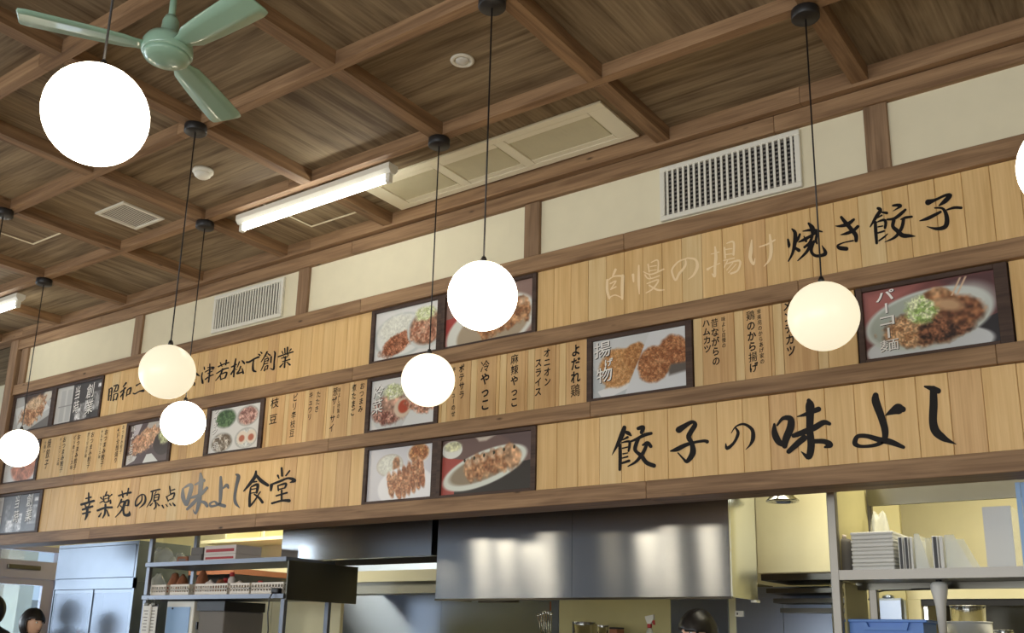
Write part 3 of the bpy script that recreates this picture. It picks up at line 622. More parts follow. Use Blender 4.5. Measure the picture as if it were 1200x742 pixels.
def d_fried(p):
    p.C[:] = (206, 210, 210); p.poly([(0, .5), (.7, .9), (.35, 1), (0, 1)], (188, 196, 198)); p.poly([(.05, .88), (.6, .66), (.55, .8), (.2, 1), (.1, 1)], (224, 226, 226))
    p.ell(.27, .52, .2, .33, (178, 116, 54), 8, .05, (26, .35, (216, 158, 92)), 61, .10); p.poly([(.2, .2), (.42, .22), (.4, .8), (.14, .84)], (188, 126, 62), .05, (26, .35, (222, 164, 98)), 62)
    p.ell(.47, .36, .13, .22, (172, 108, 50), -10, .05, (26, .35, (210, 148, 84)), 63, .12)
    p.poly([(.62, 0), (1, 0), (1, 1), (.35, 1)], (214, 218, 220), .004); p.poly([(.5, .72), (.62, .98), (1, .72), (1, .85), (.7, 1), (.4, 1)], (232, 234, 234))
    p.ell(.86, .42, .17, .30, (150, 82, 40), 0, .05, (24, .5, (200, 132, 78)), 64, .10); p.poly([(.8, .6), (1, .6), (1, .74), (.82, .78)], (100, 92, 84), .05)
    p.ell(.66, .56, .17, .31, (156, 88, 42), 10, .04, (24, .5, (206, 140, 84)), 65, .08)
def d_noodles(p):
    p.C[:] = (122, 66, 62); p.poly([(0, 0), (.45, 0), (.1, .5), (0, .5)], (176, 98, 90), .2); p.poly([(.6, 0), (1, 0), (1, .6), (.7, .2)], (92, 56, 58), .1); p.poly([(.8, .7), (1, .6), (1, 1), (.7, 1)], (44, 40, 44))
    p.ell(.48, .92, .48, .25, (206, 212, 214)); p.ell(.49, .53, .49, .42, (198, 208, 200), -6); p.ell(.49, .52, .45, .37, (168, 178, 164), -6)
    p.ell(.80, .35, .18, .22, (206, 214, 208), 10, .2)
    p.ell(.5, .62, .36, .28, (112, 66, 38), -5, .06, (14, .7, (190, 138, 92)), 71, .25); p.ell(.35, .66, .18, .2, (176, 120, 72), 0, .1, (18, .6, (220, 172, 118)), 72, .35)
    p.ell(.62, .68, .22, .18, (60, 36, 26), -10, .1, (14, .7, (150, 92, 58)), 73, .35); p.ell(.76, .48, .17, .2, (110, 62, 36), 20, .08, (8, .5, (176, 112, 66)), 74, .2)
    p.ell(.6, .28, .14, .15, (150, 92, 50), 24, .06, (7, .5, (206, 152, 100)), 75, .2); p.ell(.66, .38, .10, .08, (206, 160, 112), 20, .2)
    p.ell(.44, .40, .12, .19, (150, 188, 90), 0, .08, (20, .5, (224, 234, 180)), 76, .35)
    for dx in (0, .04): p.poly([(.75+dx, .02), (.765+dx, .02), (.69+dx, .26), (.675+dx, .26)], (226, 190, 150), .01)
def d_set(p):
    p.C[:] = (212, 212, 216); p.ell(.34, .33, .21, .22, (188, 180, 168)); p.ell(.34, .33, .19, .20, (222, 224, 208), 0, .08, (26, .12), 81); p.ell(.44, .32, .06, .13, (176, 116, 72), 0, .1, (16, .5), 82, .3)
    p.ell(.78, .16, .18, .2, (222, 220, 216)); p.ell(.78, .15, .15, .17, (168, 92, 44), 0, .06, (14, .5, (208, 142, 78)), 83)
    p.ell(.6, .78, .43, .4, (238, 238, 238)); 
    for k in range(7): p.ell(.37+.075*k, .72-.045*k, .05, .24, (160, 92, 52), -16, .08, (12, .5, (216, 158, 110)), 84+k, .22)
    for k in range(6): p.ell(.5+.07*k, .86-.04*k, .04, .16, (196, 134, 88), -16, .1, (12, .5, (158, 90, 52)), 94+k, .2)
def d_plate(p):
    p.C[:] = (116, 90, 84); p.poly([(0, .3), (.3, .4), (.25, 1), (0, 1)], (182, 70, 60)); p.poly([(.15, .95), (.3, .6), (1, .5), (1, 1), (.15, 1)], (48, 44, 40)); p.poly([(.6, 0), (1, 0), (1, .5), (.8, .2)], (98, 78, 78), .1)
    p.ell(.11, .18, .12, .16, (226, 228, 216)); p.ell(.12, .12, .10, .09, (206, 206, 160), 0, .1, (14, .4), 101); p.poly([(.38, 0), (.6, 0), (.5, .08), (.42, .08)], (206, 190, 170), .04)
    p.ell(.48, .57, .48, .31, (216, 222, 208), -14, .02); p.ell(.48, .55, .40, .23, (150, 132, 104), -14, .04)
    gyoza(p, .33, .58, 6, .088, -.035, .07, .22, -14, 110); p.ell(.8, .42, .08, .2, (200, 150, 104), -30, .1, (10, .5), 120, .3)
    for k in range(6): p.ell(.26+.11*k, .40-.03*k, .012, .035, (52, 50, 30))
poster(R4, (14.5, 61.5), (17, 59), 475, 'framed photo of a white dish of fried chicken, top left end of the wall', d_karaage)
poster(R4, (62.4, 118.6), (65.4, 117), 465, 'black and white framed photo of a shopfront with white lettering, upper row', d_kitchen_bw, texts=(('創業', 107, 449, 103.5, 486, .75), ('当時', 92, 452, 88, 486, .6)))
poster(R4, (434.5, 517), (438.5, 511.5), 388, 'framed photo of curry rice and a pork rice bowl behind a lamp cord', d_curry)
poster(R4, (517, 628), (521.5, 623), 368, 'framed photo of an oval plate mostly behind the globe lamp, upper row', d_oval)
poster(R2, (2, 43.6), (4.5, 41), 545, 'framed food photo mostly hidden by the leftmost globe lamp', lambda p: (p.ell(.6, .55, .4, .5, (206, 128, 96), 0, .05, (9, .3), 3), p.ell(.2, .3, .3, .3, (216, 216, 212))))
poster(R2, (146.2, 200), (148.6, 197), 518, 'framed photo of house specialty fried food and a green onion bowl with white lettering', d_specialty, texts=(('味よし名物', 157, 499, 152, 541, .9),))
poster(R2, (241.2, 307.6), (245.2, 303), 498, 'framed photo of four small side dishes with halved egg and white lettering', d_sides, texts=(('クイック', 255, 477, 251, 510, 1.2), ('一品', 254, 509, 252, 527, 1.1)))
poster(R2, (429, 513.5), (433.5, 508.5), 468, 'framed photo of a cold pork bowl with red egg yolk and white lettering', d_cold, texts=(('冷菜', 444.5, 450, 441, 486, .85),))
poster(R2, (687.5, 811.5), (693.5, 803.5), 425, 'framed photo of two kinds of golden breaded cutlets with white lettering', d_fried, texts=(('揚', 705.5, 400, 706, 420, 1.), ('げ', 713, 420, 713, 430, 1.), ('物', 708, 430, 708.5, 449, 1.)))
poster(R2, (1004, 1185.5), (1011, 1169), 365, 'large framed photo of a noodle bowl with chopsticks lifting a cutlet', d_noodles, texts=(('パーコー麺', 1036, 340, 1043, 412, 1.3),))
poster(R1, (-26, 47), (-22, 43.5), 600, 'black and white framed photo of a shopfront at the lower left edge', d_kitchen_bw, texts=(('創業', 36, 578, 32.5, 612, .75), ('当時', 21, 580, 18, 614, .6)))
poster(R1, (425.5, 512), (429.5, 505), 555, 'framed photo of a set meal with rice and a fan of browned dumplings', d_set)
poster(R1, (512, 627.5), (516.5, 621.5), 543, 'framed photo of six grilled dumplings on a long oval plate', d_plate)

# ------------------------------------------------------------------ wall vents
def wall_vent(pts, label, n, dark):
    a = at(*pts[0], 4.0); b = at(*pts[1], 4.0); x0, x1 = a.x, b.x; z0, z1 = pts[2], pts[3]
    r = empty('wall_vent', ((x0+x1)/2, 4.0, z0), label, 'air vent', 'white louvred vents high on the menu wall')
    y0, y1 = 4.0, 4.0215
    MB().box((x0+.02, 4.018, z0+.02), (x1-.02, y1, z1-.02)).build('duct_backing', M['black' if dark else 'card'], r)
    w = .026
    f = MB()
    for (p, q) in (((x0, z0), (x1, z0+w)), ((x0, z1-w), (x1, z1)), ((x0, z0+w), (x0+w, z1-w)), ((x1-w, z0+w), (x1, z1-w))): f.box((p[0], y0, p[1]), (q[0], y1, q[1]), .003)
    f.build('vent_frame', M['white'], r)
    g = MB()
    for k in range(n): x = x0+w+(k+.5)*(x1-x0-2*w)/n; g.box((x-.0055, 4.004, z0+w), (x+.0055, 4.010, z1-w))
    g.build('vertical_blades', M['white'], r, kind='stuff')
    g = MB(); nh = 11
    for k in range(nh): z = z0+w+(k+.5)*(z1-z0-2*w)/nh; g.box((x0+w, 4.012, z-.004), (x1-w, 4.017, z+.004))
    g.build('horizontal_blades', M['card'], r, kind='stuff')
    return r
wall_vent(((773, 228), (938, 186), Zr(.5045), Zr(.576)), 'large white louvred wall vent with dark openings above the faded lettering', 23, True)
wall_vent(((249, 368), (330, 354), Zr(.506), Zr(.574)), 'smaller looking white louvred wall vent at left behind the pendant cords', 25, False)

# ------------------------------------------------------------------ ceiling fixtures
def ac():
    x0, x1, y0, y1 = -3.70, -2.11, 3.555, 3.935; z = CP; t = .014
    r = empty('air_conditioner', ((x0+x1)/2, (y0+y1)/2, z), 'long ivory ceiling cassette with three recessed grilles beside the fluorescent lamp', 'air conditioner')
    MB().box((x0+.03, y0+.03, z-.002), (x1-.03, y1-.03, z-.0001)).build('inner_plate', M['acgrille'], r)
    f = MB(); xs_ = [x0, x0+.10, x0+.50, x0+.56, x0+.93, x0+.99, x1-.10, x1]
    f.box((x0, y0, z-t), (x1, y0+.045, z), .002); f.box((x0, y1-.045, z-t), (x1, y1, z), .002)
    for a, b in ((xs_[0], xs_[1]), (xs_[2], xs_[3]), (xs_[4], xs_[5]), (xs_[6], xs_[7])): f.box((a, y0+.045, z-t), (b, y1-.045, z), .001)
    f.build('cassette_frame', M['acframe'], r)
    for a, b in ((xs_[1], xs_[2]), (xs_[3], xs_[4]), (xs_[5], xs_[6])):
        g = MB(); n = 22
        for k in range(n): y = y0+.085+(k+.5)*(y1-y0-.17)/n; g.box((a+.01, y-.0035, z-.011), (b-.01, y+.0035, z-.003))
        g.build('intake_grille', M['acgrille'], r)
        MB().box((a+.004, y0+.047, z-.0125), (b-.004, y0+.083, z-.003)).build('air_flap', M['acframe'], r); MB().box((a+.004, y1-.083, z-.0125), (b-.004, y1-.047, z-.003)).build('air_flap', M['acframe'], r)
ac()
def ceiling_vent():
    x0, x1, y0, y1 = -5.325, -5.03, 2.955, 3.243; z = CP
    r = empty('ceiling_vent', ((x0+x1)/2, (y0+y1)/2, z), 'small square white slatted vent on the ceiling boards at left', 'air vent')
    MB().box((x0+.015, y0+.015, z-.0015), (x1-.015, y1-.015, z-.0001)).build('duct_backing', M['black'], r)
    f = MB()
    for a, b in (((x0, y0), (x1, y0+.022)), ((x0, y1-.022), (x1, y1)), ((x0, y0+.022), (x0+.022, y1-.022)), ((x1-.022, y0+.022), (x1, y1-.022))): f.box((a[0], a[1], z-.012), (b[0], b[1], z), .002)
    f.build('vent_frame', M['white'], r); g = MB(); n = 13
    for k in range(n): x = x0+.022+(k+.5)*(x1-x0-.044)/n; g.box((x-.0042, y0+.02, z-.0065), (x+.0042, y1-.02, z-.005))
    g.build('slats', M['white'], r, kind='stuff')
ceiling_vent()
def hatch(x0, x1, y0, y1, label):
    r = empty('access_hatch', ((x0+x1)/2, (y0+y1)/2, CP), label, 'ceiling hatch')
    MB().box((x0+.012, y0+.012, CP-.002), (x1-.012, y1-.012, CP-.0001)).build('hatch_board', M['cp_y'], r)
    f = MB()
    for a, b in (((x0, y0), (x1, y0+.014)), ((x0, y1-.014), (x1, y1)), ((x0, y0+.014), (x0+.014, y1-.014)), ((x1-.014, y0+.014), (x1, y1-.014))): f.box((a[0], a[1], CP-.004), (b[0], b[1], CP))
    f.build('hatch_trim', M['acframe'], r)
hatch(-6.145, -5.70, 2.64, 3.02, 'square ceiling hatch with thin pale trim near the left edge')
hatch(-4.36, -3.94, 3.40, 3.83, 'square ceiling hatch with thin pale trim partly behind the fluorescent lamp')
r = empty('downlight', (-2.449, 2.937, CP), 'small round white recessed downlight in the centre ceiling bay', 'downlight')
c = (-2.449, 2.937, CP)
MB().lathe(c, [(.052, 0), (.054, -.004), (.046, -.009), (.036, -.007), (.034, -.001)], 28).build('trim_ring', M['white'], r)
MB().lathe(c, [(.030, -.001), (.030, -.006), (.02, -.010), (.006, -.012)], 20).build('lens', M['plastic'], r)
r = empty('smoke_detector', (-4.301, 2.97, CP), 'round white smoke detector on the ceiling below the fan', 'smoke detector'); c = (-4.301, 2.97, CP)
MB().lathe(c, [(.056, 0), (.057, -.014), (.050, -.022)], 28).build('base', M['white'], r)
MB().lathe(c, [(.046, -.022), (.044, -.034), (.030, -.046), (.010, -.050)], 28).build('sensor_dome', M['white'], r)

def fluorescent(x0, x1, y, label):
    z = CB-.003
    r = empty('fluorescent_lamp', ((x0+x1)/2, y, z), label, 'fluorescent lamp', 'white fluorescent batten lamps under the ceiling beams')
    mb = MB(); mb.prism([(x0, y-.035, z), (x0, y+.035, z), (x0, y+.035, z-.030), (x0, y+.018, z-.052), (x0, y-.018, z-.052), (x0, y-.035, z-.030)], (x1-x0, 0, 0)); mb.build('batten_body', M['white'], r)
    for x in (x0+.012, x1-.042): MB().box((x, y-.016, z-.100), (x+.03, y+.016, z-.05), .004).build('lamp_holder', M['white'], r)
    MB().tube([(x0+.042, y, z-.079), (x1-.042, y, z-.079)], .0145, 14).build('tube', M['tubelight'], r)
fluorescent(-4.50, -3.275, 3.40, 'white fluorescent batten lamp lit above the menu wall, left of the ivory cassette')
fluorescent(-8.15, -6.98, 3.40, 'lit white fluorescent batten lamp cut by the left edge of the picture')

def fan():
    c = Vector((-2.93, 1.815, EYE+2.08)); zt = CB
    r = empty('ceiling_fan', (c.x, c.y, zt), 'mint green three-blade ceiling fan at the top left', 'ceiling fan')
    MB().lathe((c.x, c.y, 0), [(.055, zt), (.055, zt-.02), (.030, zt-.07)], 24).build('ceiling_cup', M['mint'], r)
    MB().tube([(c.x, c.y, zt-.05), (c.x, c.y, c.z+.08)], .0125, 12).build('downrod', M['mint'], r)
    MB().lathe((c.x, c.y, c.z), [(.022, .15), (.03, .13), (.034, .075), (.05, .06), (.078, .052), (.09, .03), (.092, -.005), (.086, -.014)], 32).build('motor_housing', M['mint'], r)
    MB().lathe((c.x, c.y, c.z), [(.084, -.013), (.08, -.026), (.06, -.036), (.03, -.041), (.004, -.042)], 32).build('bottom_cap', M['mint'], r)
    for az in (-122, -1, 116):
        t = math.radians(az); d = Vector((math.cos(t), math.sin(t), 0)); n = Vector((-d.y, d.x, 0)); up = Vector((0, 0, 1)); vs = []; fs = []
        prof = [(.075, .030), (.11, .034), (.15, .050), (.25, .058), (.38, .064), (.47, .066), (.495, .060), (.50, .046)]
        for (q, w) in prof:
            for sgn in (-1, -.33, .33, 1):
                for dz in (.0025, -.0025):
                    vs.append(c+d*q+n*(w*sgn)+up*(.01+dz-.14*w*sgn*min(1, (q-.06)/.08)))
        for i in range(len(prof)-1):
            for j in range(3):
                a = i*8+j*2; fs += [(a, a+2, a+10, a+8), (a+1, a+9, a+11, a+3)]
            fs += [(i*8, i*8+8, i*8+9, i*8+1), (i*8+6, i*8+7, i*8+15, i*8+14)]
        e = (len(prof)-1)*8
        for j in range(3): fs += [(j*2, j*2+1, j*2+3, j*2+2), (e+j*2, e+j*2+2, e+j*2+3, e+j*2+1)]
        MB().add(vs, fs, True).build('blade', M['mint'], r)
fan()

# ------------------------------------------------------------------ pendant globes
def pendant(x, y, gz, k, lab):
    r = empty('pendant_lamp', (x, y, CB), lab, 'pendant lamp', 'white glass globe pendants under the ceiling beams'); GZ = EYE+gz
    MB().lathe((x, y, CB-.003), [(.052, 0), (.054, -.004), (.054, -.036), (.050, -.040)], 28).build('ceiling_canopy', M['black'], r)
    MB().tube([(x, y, CB-.03), (x, y, GZ+.135)], .0032, 8).build('cord', M['black'], r)
    MB().lathe((x, y, GZ), [(.007, .150), (.011, .140), (.013, .124)], 16).build('cap', M['black'], r)
    pr = [(max(.002, .125*math.sin(math.pi*j/20)), .125*math.cos(math.pi*j/20)) for j in range(21)]
    MB().lathe((x, y, GZ), pr, 40).build('globe', M['globe_'+k], r)
for a_ in ((-2.116, 1.142, 1.235, 'hi', 'largest white globe lamp hanging at the top left under the fan'),
       (-3.82, 2.57, 1.165, 'lo', 'cream globe lamp in front of the upper sign, right of the largest globe'),
       (-4.742, 3.33, 1.176, 'hi', 'white globe lamp before the middle row, just below right of a cream globe'),
       (-6.54, 3.33, 1.20, 'hi', 'white globe lamp at the lower left edge before the menu rows'),
       (-2.905, 3.33, 1.176, 'mid', 'warm white globe lamp before the cold dish photo, centre'),
       (-2.03, 2.60, 1.196, 'hi', 'large white globe lamp before the oval plate photo, centre of the picture'),
       (-1.055, 3.335, 1.158, 'lo', 'cream globe lamp before the cutlet menu board at right'),
       (-.185, 2.62, 1.20, 'hi', 'white globe lamp cut by the right edge of the picture'),
       (-5.62, 2.56, 1.20, 'hi', 'globe lamp outside the left edge, only its black ceiling canopy in view'),
       (-5.62, 1.14, 1.2, 'hi', 'unseen added globe lamp in the third row, left of the viewer'), (-4.75, .28, 1.2, 'hi', 'unseen added globe lamp left of the viewer in the fourth row'),  # from here on: unseen lamps added to put streaks in the hood's reflection
       (-6.54, .28, 1.2, 'hi', 'unseen added globe lamp in the fourth row, second column to the left'), (-7.45, -.49, 1.2, 'hi', 'unseen added globe lamp in the fifth row far to the left'),
       (-5.62, -.49, 1.2, 'mid', 'unseen added globe lamp in the fifth row, behind and left of the viewer'), (-4.75, -1.22, 1.2, 'hi', 'unseen added globe lamp in the sixth row behind the viewer'),
       (-7.45, -1.95, 1.2, 'hi', 'unseen added globe lamp in the seventh row, far left'), (-5.62, -1.95, 1.2, 'hi', 'unseen added globe lamp in the seventh row behind the viewer')):
    pendant(*a_)

# ------------------------------------------------------------------ kitchen behind the opening
def ext(u0, v0, u1, v1, Y):
    vm, um = (v0+v1)/2, (u0+u1)/2
    return at(u0, vm, Y).x, at(u1, vm, Y).x, at(um, v1, Y).z, at(um, v0, Y).z
def kb_box(u0, v0, u1, v1, Y, d, ch=0, mb=None):
    x0, x1, z0, z1 = ext(u0, v0, u1, v1, Y); mb = mb or MB(); return mb.box((x0, Y, z0), (x1, Y+d, z1), ch)
def thing(name, loc, label, cat, group=None): return empty(name, loc, label, cat, group)

# steel and cream cladding of the back wall (parts of that wall)
x0 = at(400, 715, KB-.02).x; x1 = at(655, 715, KB-.02).x; x2 = at(786, 715, KB-.02).x; x3 = at(853, 715, KB-.02).x
for a, b, mt in ((x0, (x0+x1)/2, 'steel_w'), ((x0+x1)/2, x1, 'steel_w'), (x1+.002, x2, 'olive_k'), (x2, x3, 'steel_w')):
    MB().box((a+.001, KB-.02, .8), (b-.001, KB-.001, at(600, 690, KB).z+.25)).build('wall_sheet', M[mt], kb)
xa, xb = at(862, 715, 5.75).x, at(975, 715, 5.75).x; xm = at(917.5, 715, 5.75).x; zt = at(917, 700, 5.75).z
cp = thing('steel_partition', ((xa+xb)/2, 5.75, 0), 'brushed steel partition with a vertical seam under the cream duct box', 'partition')
for a, b in ((xa, xm), (xm, xb)): MB().box((a+.002, 5.75, 0), (b-.002, 5.78, zt)).build('steel_panel', M['steel_w'], cp)
MB().box((xa, 5.735, zt), (xb, 5.80, zt+.06)).build('top_rail', M['steel_w'], cp)
MB().box((xa, 5.80, .0), (xa+.03, 6.3, zt+.1)).build('end_post', M['steel_d'], cp)
e = ext(862, 716, 872, 723, 5.745); so = thing('wall_socket', ((e[0]+e[1])/2, 5.745, e[2]), 'small white wall socket on the steel partition below the hood corner', 'socket')
MB().box((e[0], 5.735, e[2]), (e[1], 5.749, e[3]), .002).build('cover_plate', M['white'], so); MB().box((e[0]+.012, 5.733, e[2]+.012), (e[0]+.02, 5.736, e[3]-.012)).build('outlet_slot', M['black'], so)

# big exhaust hood, two skirts of brushed steel
Yh = 4.6; A = at(510, 701, Yh); Bq = at(670, 701, Yh); Cq = at(857, 700, Yh); zb = .5*(A.z+Cq.z); ztop = 2.62; dh = .34
h = thing('exhaust_hood', ((A.x+Cq.x)/2, Yh, zb), 'wide brushed steel hood reflecting the globe lamps, under the right half of the sign', 'exhaust hood')
for a, b in ((A.x, Bq.x), (Bq.x, Cq.x)):
    MB().box((a+.001, Yh, zb), (b-.001, Yh+.012, ztop)).build('front_skirt', M['steel'], h)
MB().box((Cq.x-.012, Yh+.013, zb-.004), (Cq.x, Yh+dh, ztop)).build('side_skirt', M['steel'], h)
MB().box((A.x, Yh+.013, zb-.004), (A.x+.012, Yh+dh, ztop)).build('side_skirt', M['steel'], h)
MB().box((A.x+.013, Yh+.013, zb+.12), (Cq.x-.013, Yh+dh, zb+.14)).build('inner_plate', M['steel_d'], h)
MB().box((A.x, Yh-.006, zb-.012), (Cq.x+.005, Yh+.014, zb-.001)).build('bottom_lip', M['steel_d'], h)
MB().box((Cq.x-.02, Yh+dh-.05, zb-.016), (Cq.x+.01, Yh+dh, zb-.0045)).build('grease_cup', M['white'], h)
# left hood
Yl = 4.6; a = at(329, 657, Yl); b = at(505, 652, Yl); z_ = .5*(a.z+b.z)
h2 = thing('exhaust_hood', ((a.x+b.x)/2, Yl, z_), 'brushed steel hood under the left half of the sign, above a dark recess', 'exhaust hood')
MB().box((a.x, Yl, z_), (b.x, Yl+.012, ztop)).build('front_skirt', M['steel'], h2)
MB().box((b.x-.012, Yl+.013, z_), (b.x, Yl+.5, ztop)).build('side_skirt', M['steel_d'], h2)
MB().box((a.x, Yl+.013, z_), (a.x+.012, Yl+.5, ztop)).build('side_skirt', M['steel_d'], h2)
MB().box((a.x+.013, Yl+.071, z_+.004), (b.x-.013, Yl+.5, z_+.02)).build('inner_plate', M['hood_shade'], h2)  # hood underside, its shade put into the plate's colour
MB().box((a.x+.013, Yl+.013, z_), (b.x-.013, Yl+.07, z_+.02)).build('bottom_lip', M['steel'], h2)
# pipe duct / steel hanging strip behind the left hood and shelf edge
Yp = 5.75; e = ext(372, 669, 512, 682, Yp)
st = thing('utility_duct', ((e[0]+e[1])/2, Yp, e[2]), 'pale horizontal duct casing in the dark recess behind the left hood', 'duct')
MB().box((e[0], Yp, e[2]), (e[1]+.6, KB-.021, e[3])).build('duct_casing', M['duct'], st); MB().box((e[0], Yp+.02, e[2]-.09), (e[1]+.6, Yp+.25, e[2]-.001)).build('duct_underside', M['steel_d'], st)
# black filler between the hoods
MB().box((b.x+.003, 5.2, z_+.02), (A.x-.003, 5.22, ztop)) if False else None
fl = MB().box((b.x-.02, Yl+.51, zb), (A.x+.25, Yl+.52, ztop)).build('filler_panel', M['steel_d']); tag(fl, 'dark steel filler panel behind the joint of the two hoods', 'panel')

# duct box right of the big hood
Yd = 5.3; e = ext(886, 592, 972, 671.5, Yd)
db = thing('duct_box', ((e[0]+e[1])/2, Yd, e[2]), 'cream square duct box between the large hood and the steel rack post', 'duct box')
MB().box((e[0], Yd, e[2]), (e[1], Yd+.5, ztop), .004).build('casing', M['cream_k'], db)
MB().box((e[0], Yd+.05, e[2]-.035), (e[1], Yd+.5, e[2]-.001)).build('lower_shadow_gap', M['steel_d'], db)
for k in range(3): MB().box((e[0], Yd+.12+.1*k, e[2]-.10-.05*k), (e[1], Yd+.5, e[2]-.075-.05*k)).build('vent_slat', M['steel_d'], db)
p = at(917, 588, 4.95); lp = thing('ceiling_spotlight', (p.x, 4.95, ztop+.04), 'round dark downlight under the sign beam in front of the cream duct box', 'downlight')
MB().lathe((p.x, 4.95, p.z), [(.05, ztop+.04-p.z), (.06, .03), (.085, .006), (.085, 0), (.07, -.002), (.06, .012)], 24).build('housing', M['steel_s'], lp)
MB().lathe((p.x, 4.95, p.z), [(.058, .013), (.05, .008), (.01, .006)], 20).build('lens', M['black'], lp)

# ---- right rack
Yr = 4.36; e = ext(968.5, 575, 984, 742, Yr); post_u = at(977, 650, Yr).x
rk = thing('steel_rack', (0, Yr, 0), 'stainless kitchen rack with a long shelf of trays and files at the lower right', 'rack')
for x in (post_u, 1.75):
    for y in (Yr, Yr+.55): MB().box((x-.020, y, 0), (x+.020, y+.035, ztop), .004).build('post', M['steel_r'], rk)
zs = at(1090, 666, Yr-.01).z; zs0 = at(1090, 678, Yr-.01).z
MB().box((post_u+.021, Yr-.01, zs0), (1.729, Yr+.60, zs)).build('shelf', M['steel_r'], rk)
MB().box((post_u+.021, Yr+.22, zs0-.03), (1.729, Yr+.24, zs0-.001)).build('shelf_bracket', M['steel_d'], rk)
zu = at(1090, 589, Yr+.5).z
MB().box((post_u+.021, Yr+.50, zu-.0), (1.729, Yr+.52, zu+.09)).build('upper_rail', M['steel_d'], rk)
MB().box((post_u+.021, Yr+.04, zs0-.60), (post_u+.028, Yr+.36, zs0-.01)).build('side_sheet', M['olive_k'], rk)
MB().box((post_u-.004, Yr+.04, zs+.002), (post_u+.004, Yr+.54, zu+.3)).build('side_sheet', M['olive_k'], rk)
# rear olive panel and pantry wall of the right bay
e = ext(1008, 585, 1056, 672, 5.6); pn = MB().box((e[0]-.04, 5.6, 0), (e[1], 5.63, ztop)).build('rear_screen', M['olive_k']); tag(pn, 'olive grey upright screen behind the stack of trays', 'panel')
Zs = zs+.0015
def on_shelf(u0, u1, v0, dy, d, Yf=Yr+.06):
    vb = 664; x0, x1 = at(u0, vb, Yf).x, at(u1, vb, Yf).x; return x0, x1, at((u0+u1)/2, v0, Yf).z
# stack of trays
x0, x1, zt = on_shelf(997, 1034, 623, 0, 0); n = 5; hh = (zt-Zs)/n
for k in range(n):
    t = thing('foam_tray', ((x0+x1)/2, Yr+.2, Zs+k*hh), ['lowest white foam container of the stack on the rack shelf', 'second lowest white foam container of the stack', 'middle white foam container of the stack on the shelf', 'white foam container just below the top of the stack', 'topmost white foam container of the stack on the rack shelf'][k], 'container', 'white foam containers stacked on the rack shelf')
    MB().box((x0+.004, Yr+.07, Zs+k*hh+.0005), (x1+.05, Yr+.37, Zs+(k+.555)*hh), .004).build('tray_bottom', M['plastic'], t)
    MB().box((x0+.002, Yr+.068, Zs+(k+.56)*hh), (x1+.052, Yr+.372, Zs+(k+.985)*hh), .004).build('tray_lid', M['plastic'], t)
x0, x1, zt = on_shelf(981, 995, 630, 0, 0)
t = thing('wrapped_roll', ((x0+x1)/2, Yr+.45, Zs), 'grey upright roll between the rack post and the foam containers', 'roll'); xr_ = at(997, 664, Yr+.06).x-.045; MB().lathe((xr_, Yr+.13, Zs), [(.034, 0), (.037, .01), (.037, .13), (.03, .145), (.012, .15)], 20).build('roll_body', M['card'], t)
MB().lathe((xr_, Yr+.13, Zs), [(.0115, .1505), (.012, .165), (.006, .167)], 12).build('roll_core', M['cardw'], t)
rb = random.Random(5)
def bag(name, c, rx, ry, h, mat, label, cat, seed, group=None, knot=False):
    bm = bmesh.new(); bmesh.ops.create_icosphere(bm, subdivisions=3, radius=1); rr = random.Random(seed)
    ph = [rr.random()*6 for _ in range(6)]
    for v in bm.verts:
        x, y, z = v.co; k = 1+.13*math.sin(5*x+ph[0]+3*z)+.10*math.sin(7*y+ph[1]-4*z)+.06*math.sin(13*z+ph[2]+9*x)
        if z < -.6: z = -.6
        w = k*(1-.35*max(0, z)**2)
        q_ = max(.22, math.sqrt(max(0, 1-v.co.z**2)))**-.6; pin = 1-.75*max(0, z)**2
        v.co = (x*rx*k*q_, y*ry*k*q_*pin, (z+.6)/1.6*h*(1+.08*math.sin(6*x*q_+ph[3])))
    me = bpy.data.meshes.new(name); bm.to_mesh(me); bm.free(); me.polygons.foreach_set('use_smooth', [True]*len(me.polygons))
    if knot:
        r = thing(name, c, label, cat, group); o = link_mesh('bag_body', me, mat, None); o.parent = r
        k_ = MB().lathe((0, 0, h*.88), [(.012, 0), (.006, .02), (.02, .045), (.026, .07)], 10).build('bag_neck', mat); k_.parent = r; return r
    o = link_mesh(name, me, mat); o.location = c; return tag(o, label, cat, group)
bag('plastic_bag', (post_u+.082, Yr+.44, Zs+.0), .045, .04, .30, M['clear'], 'crumpled clear plastic bag standing beside the rack post', 'bag', 3)
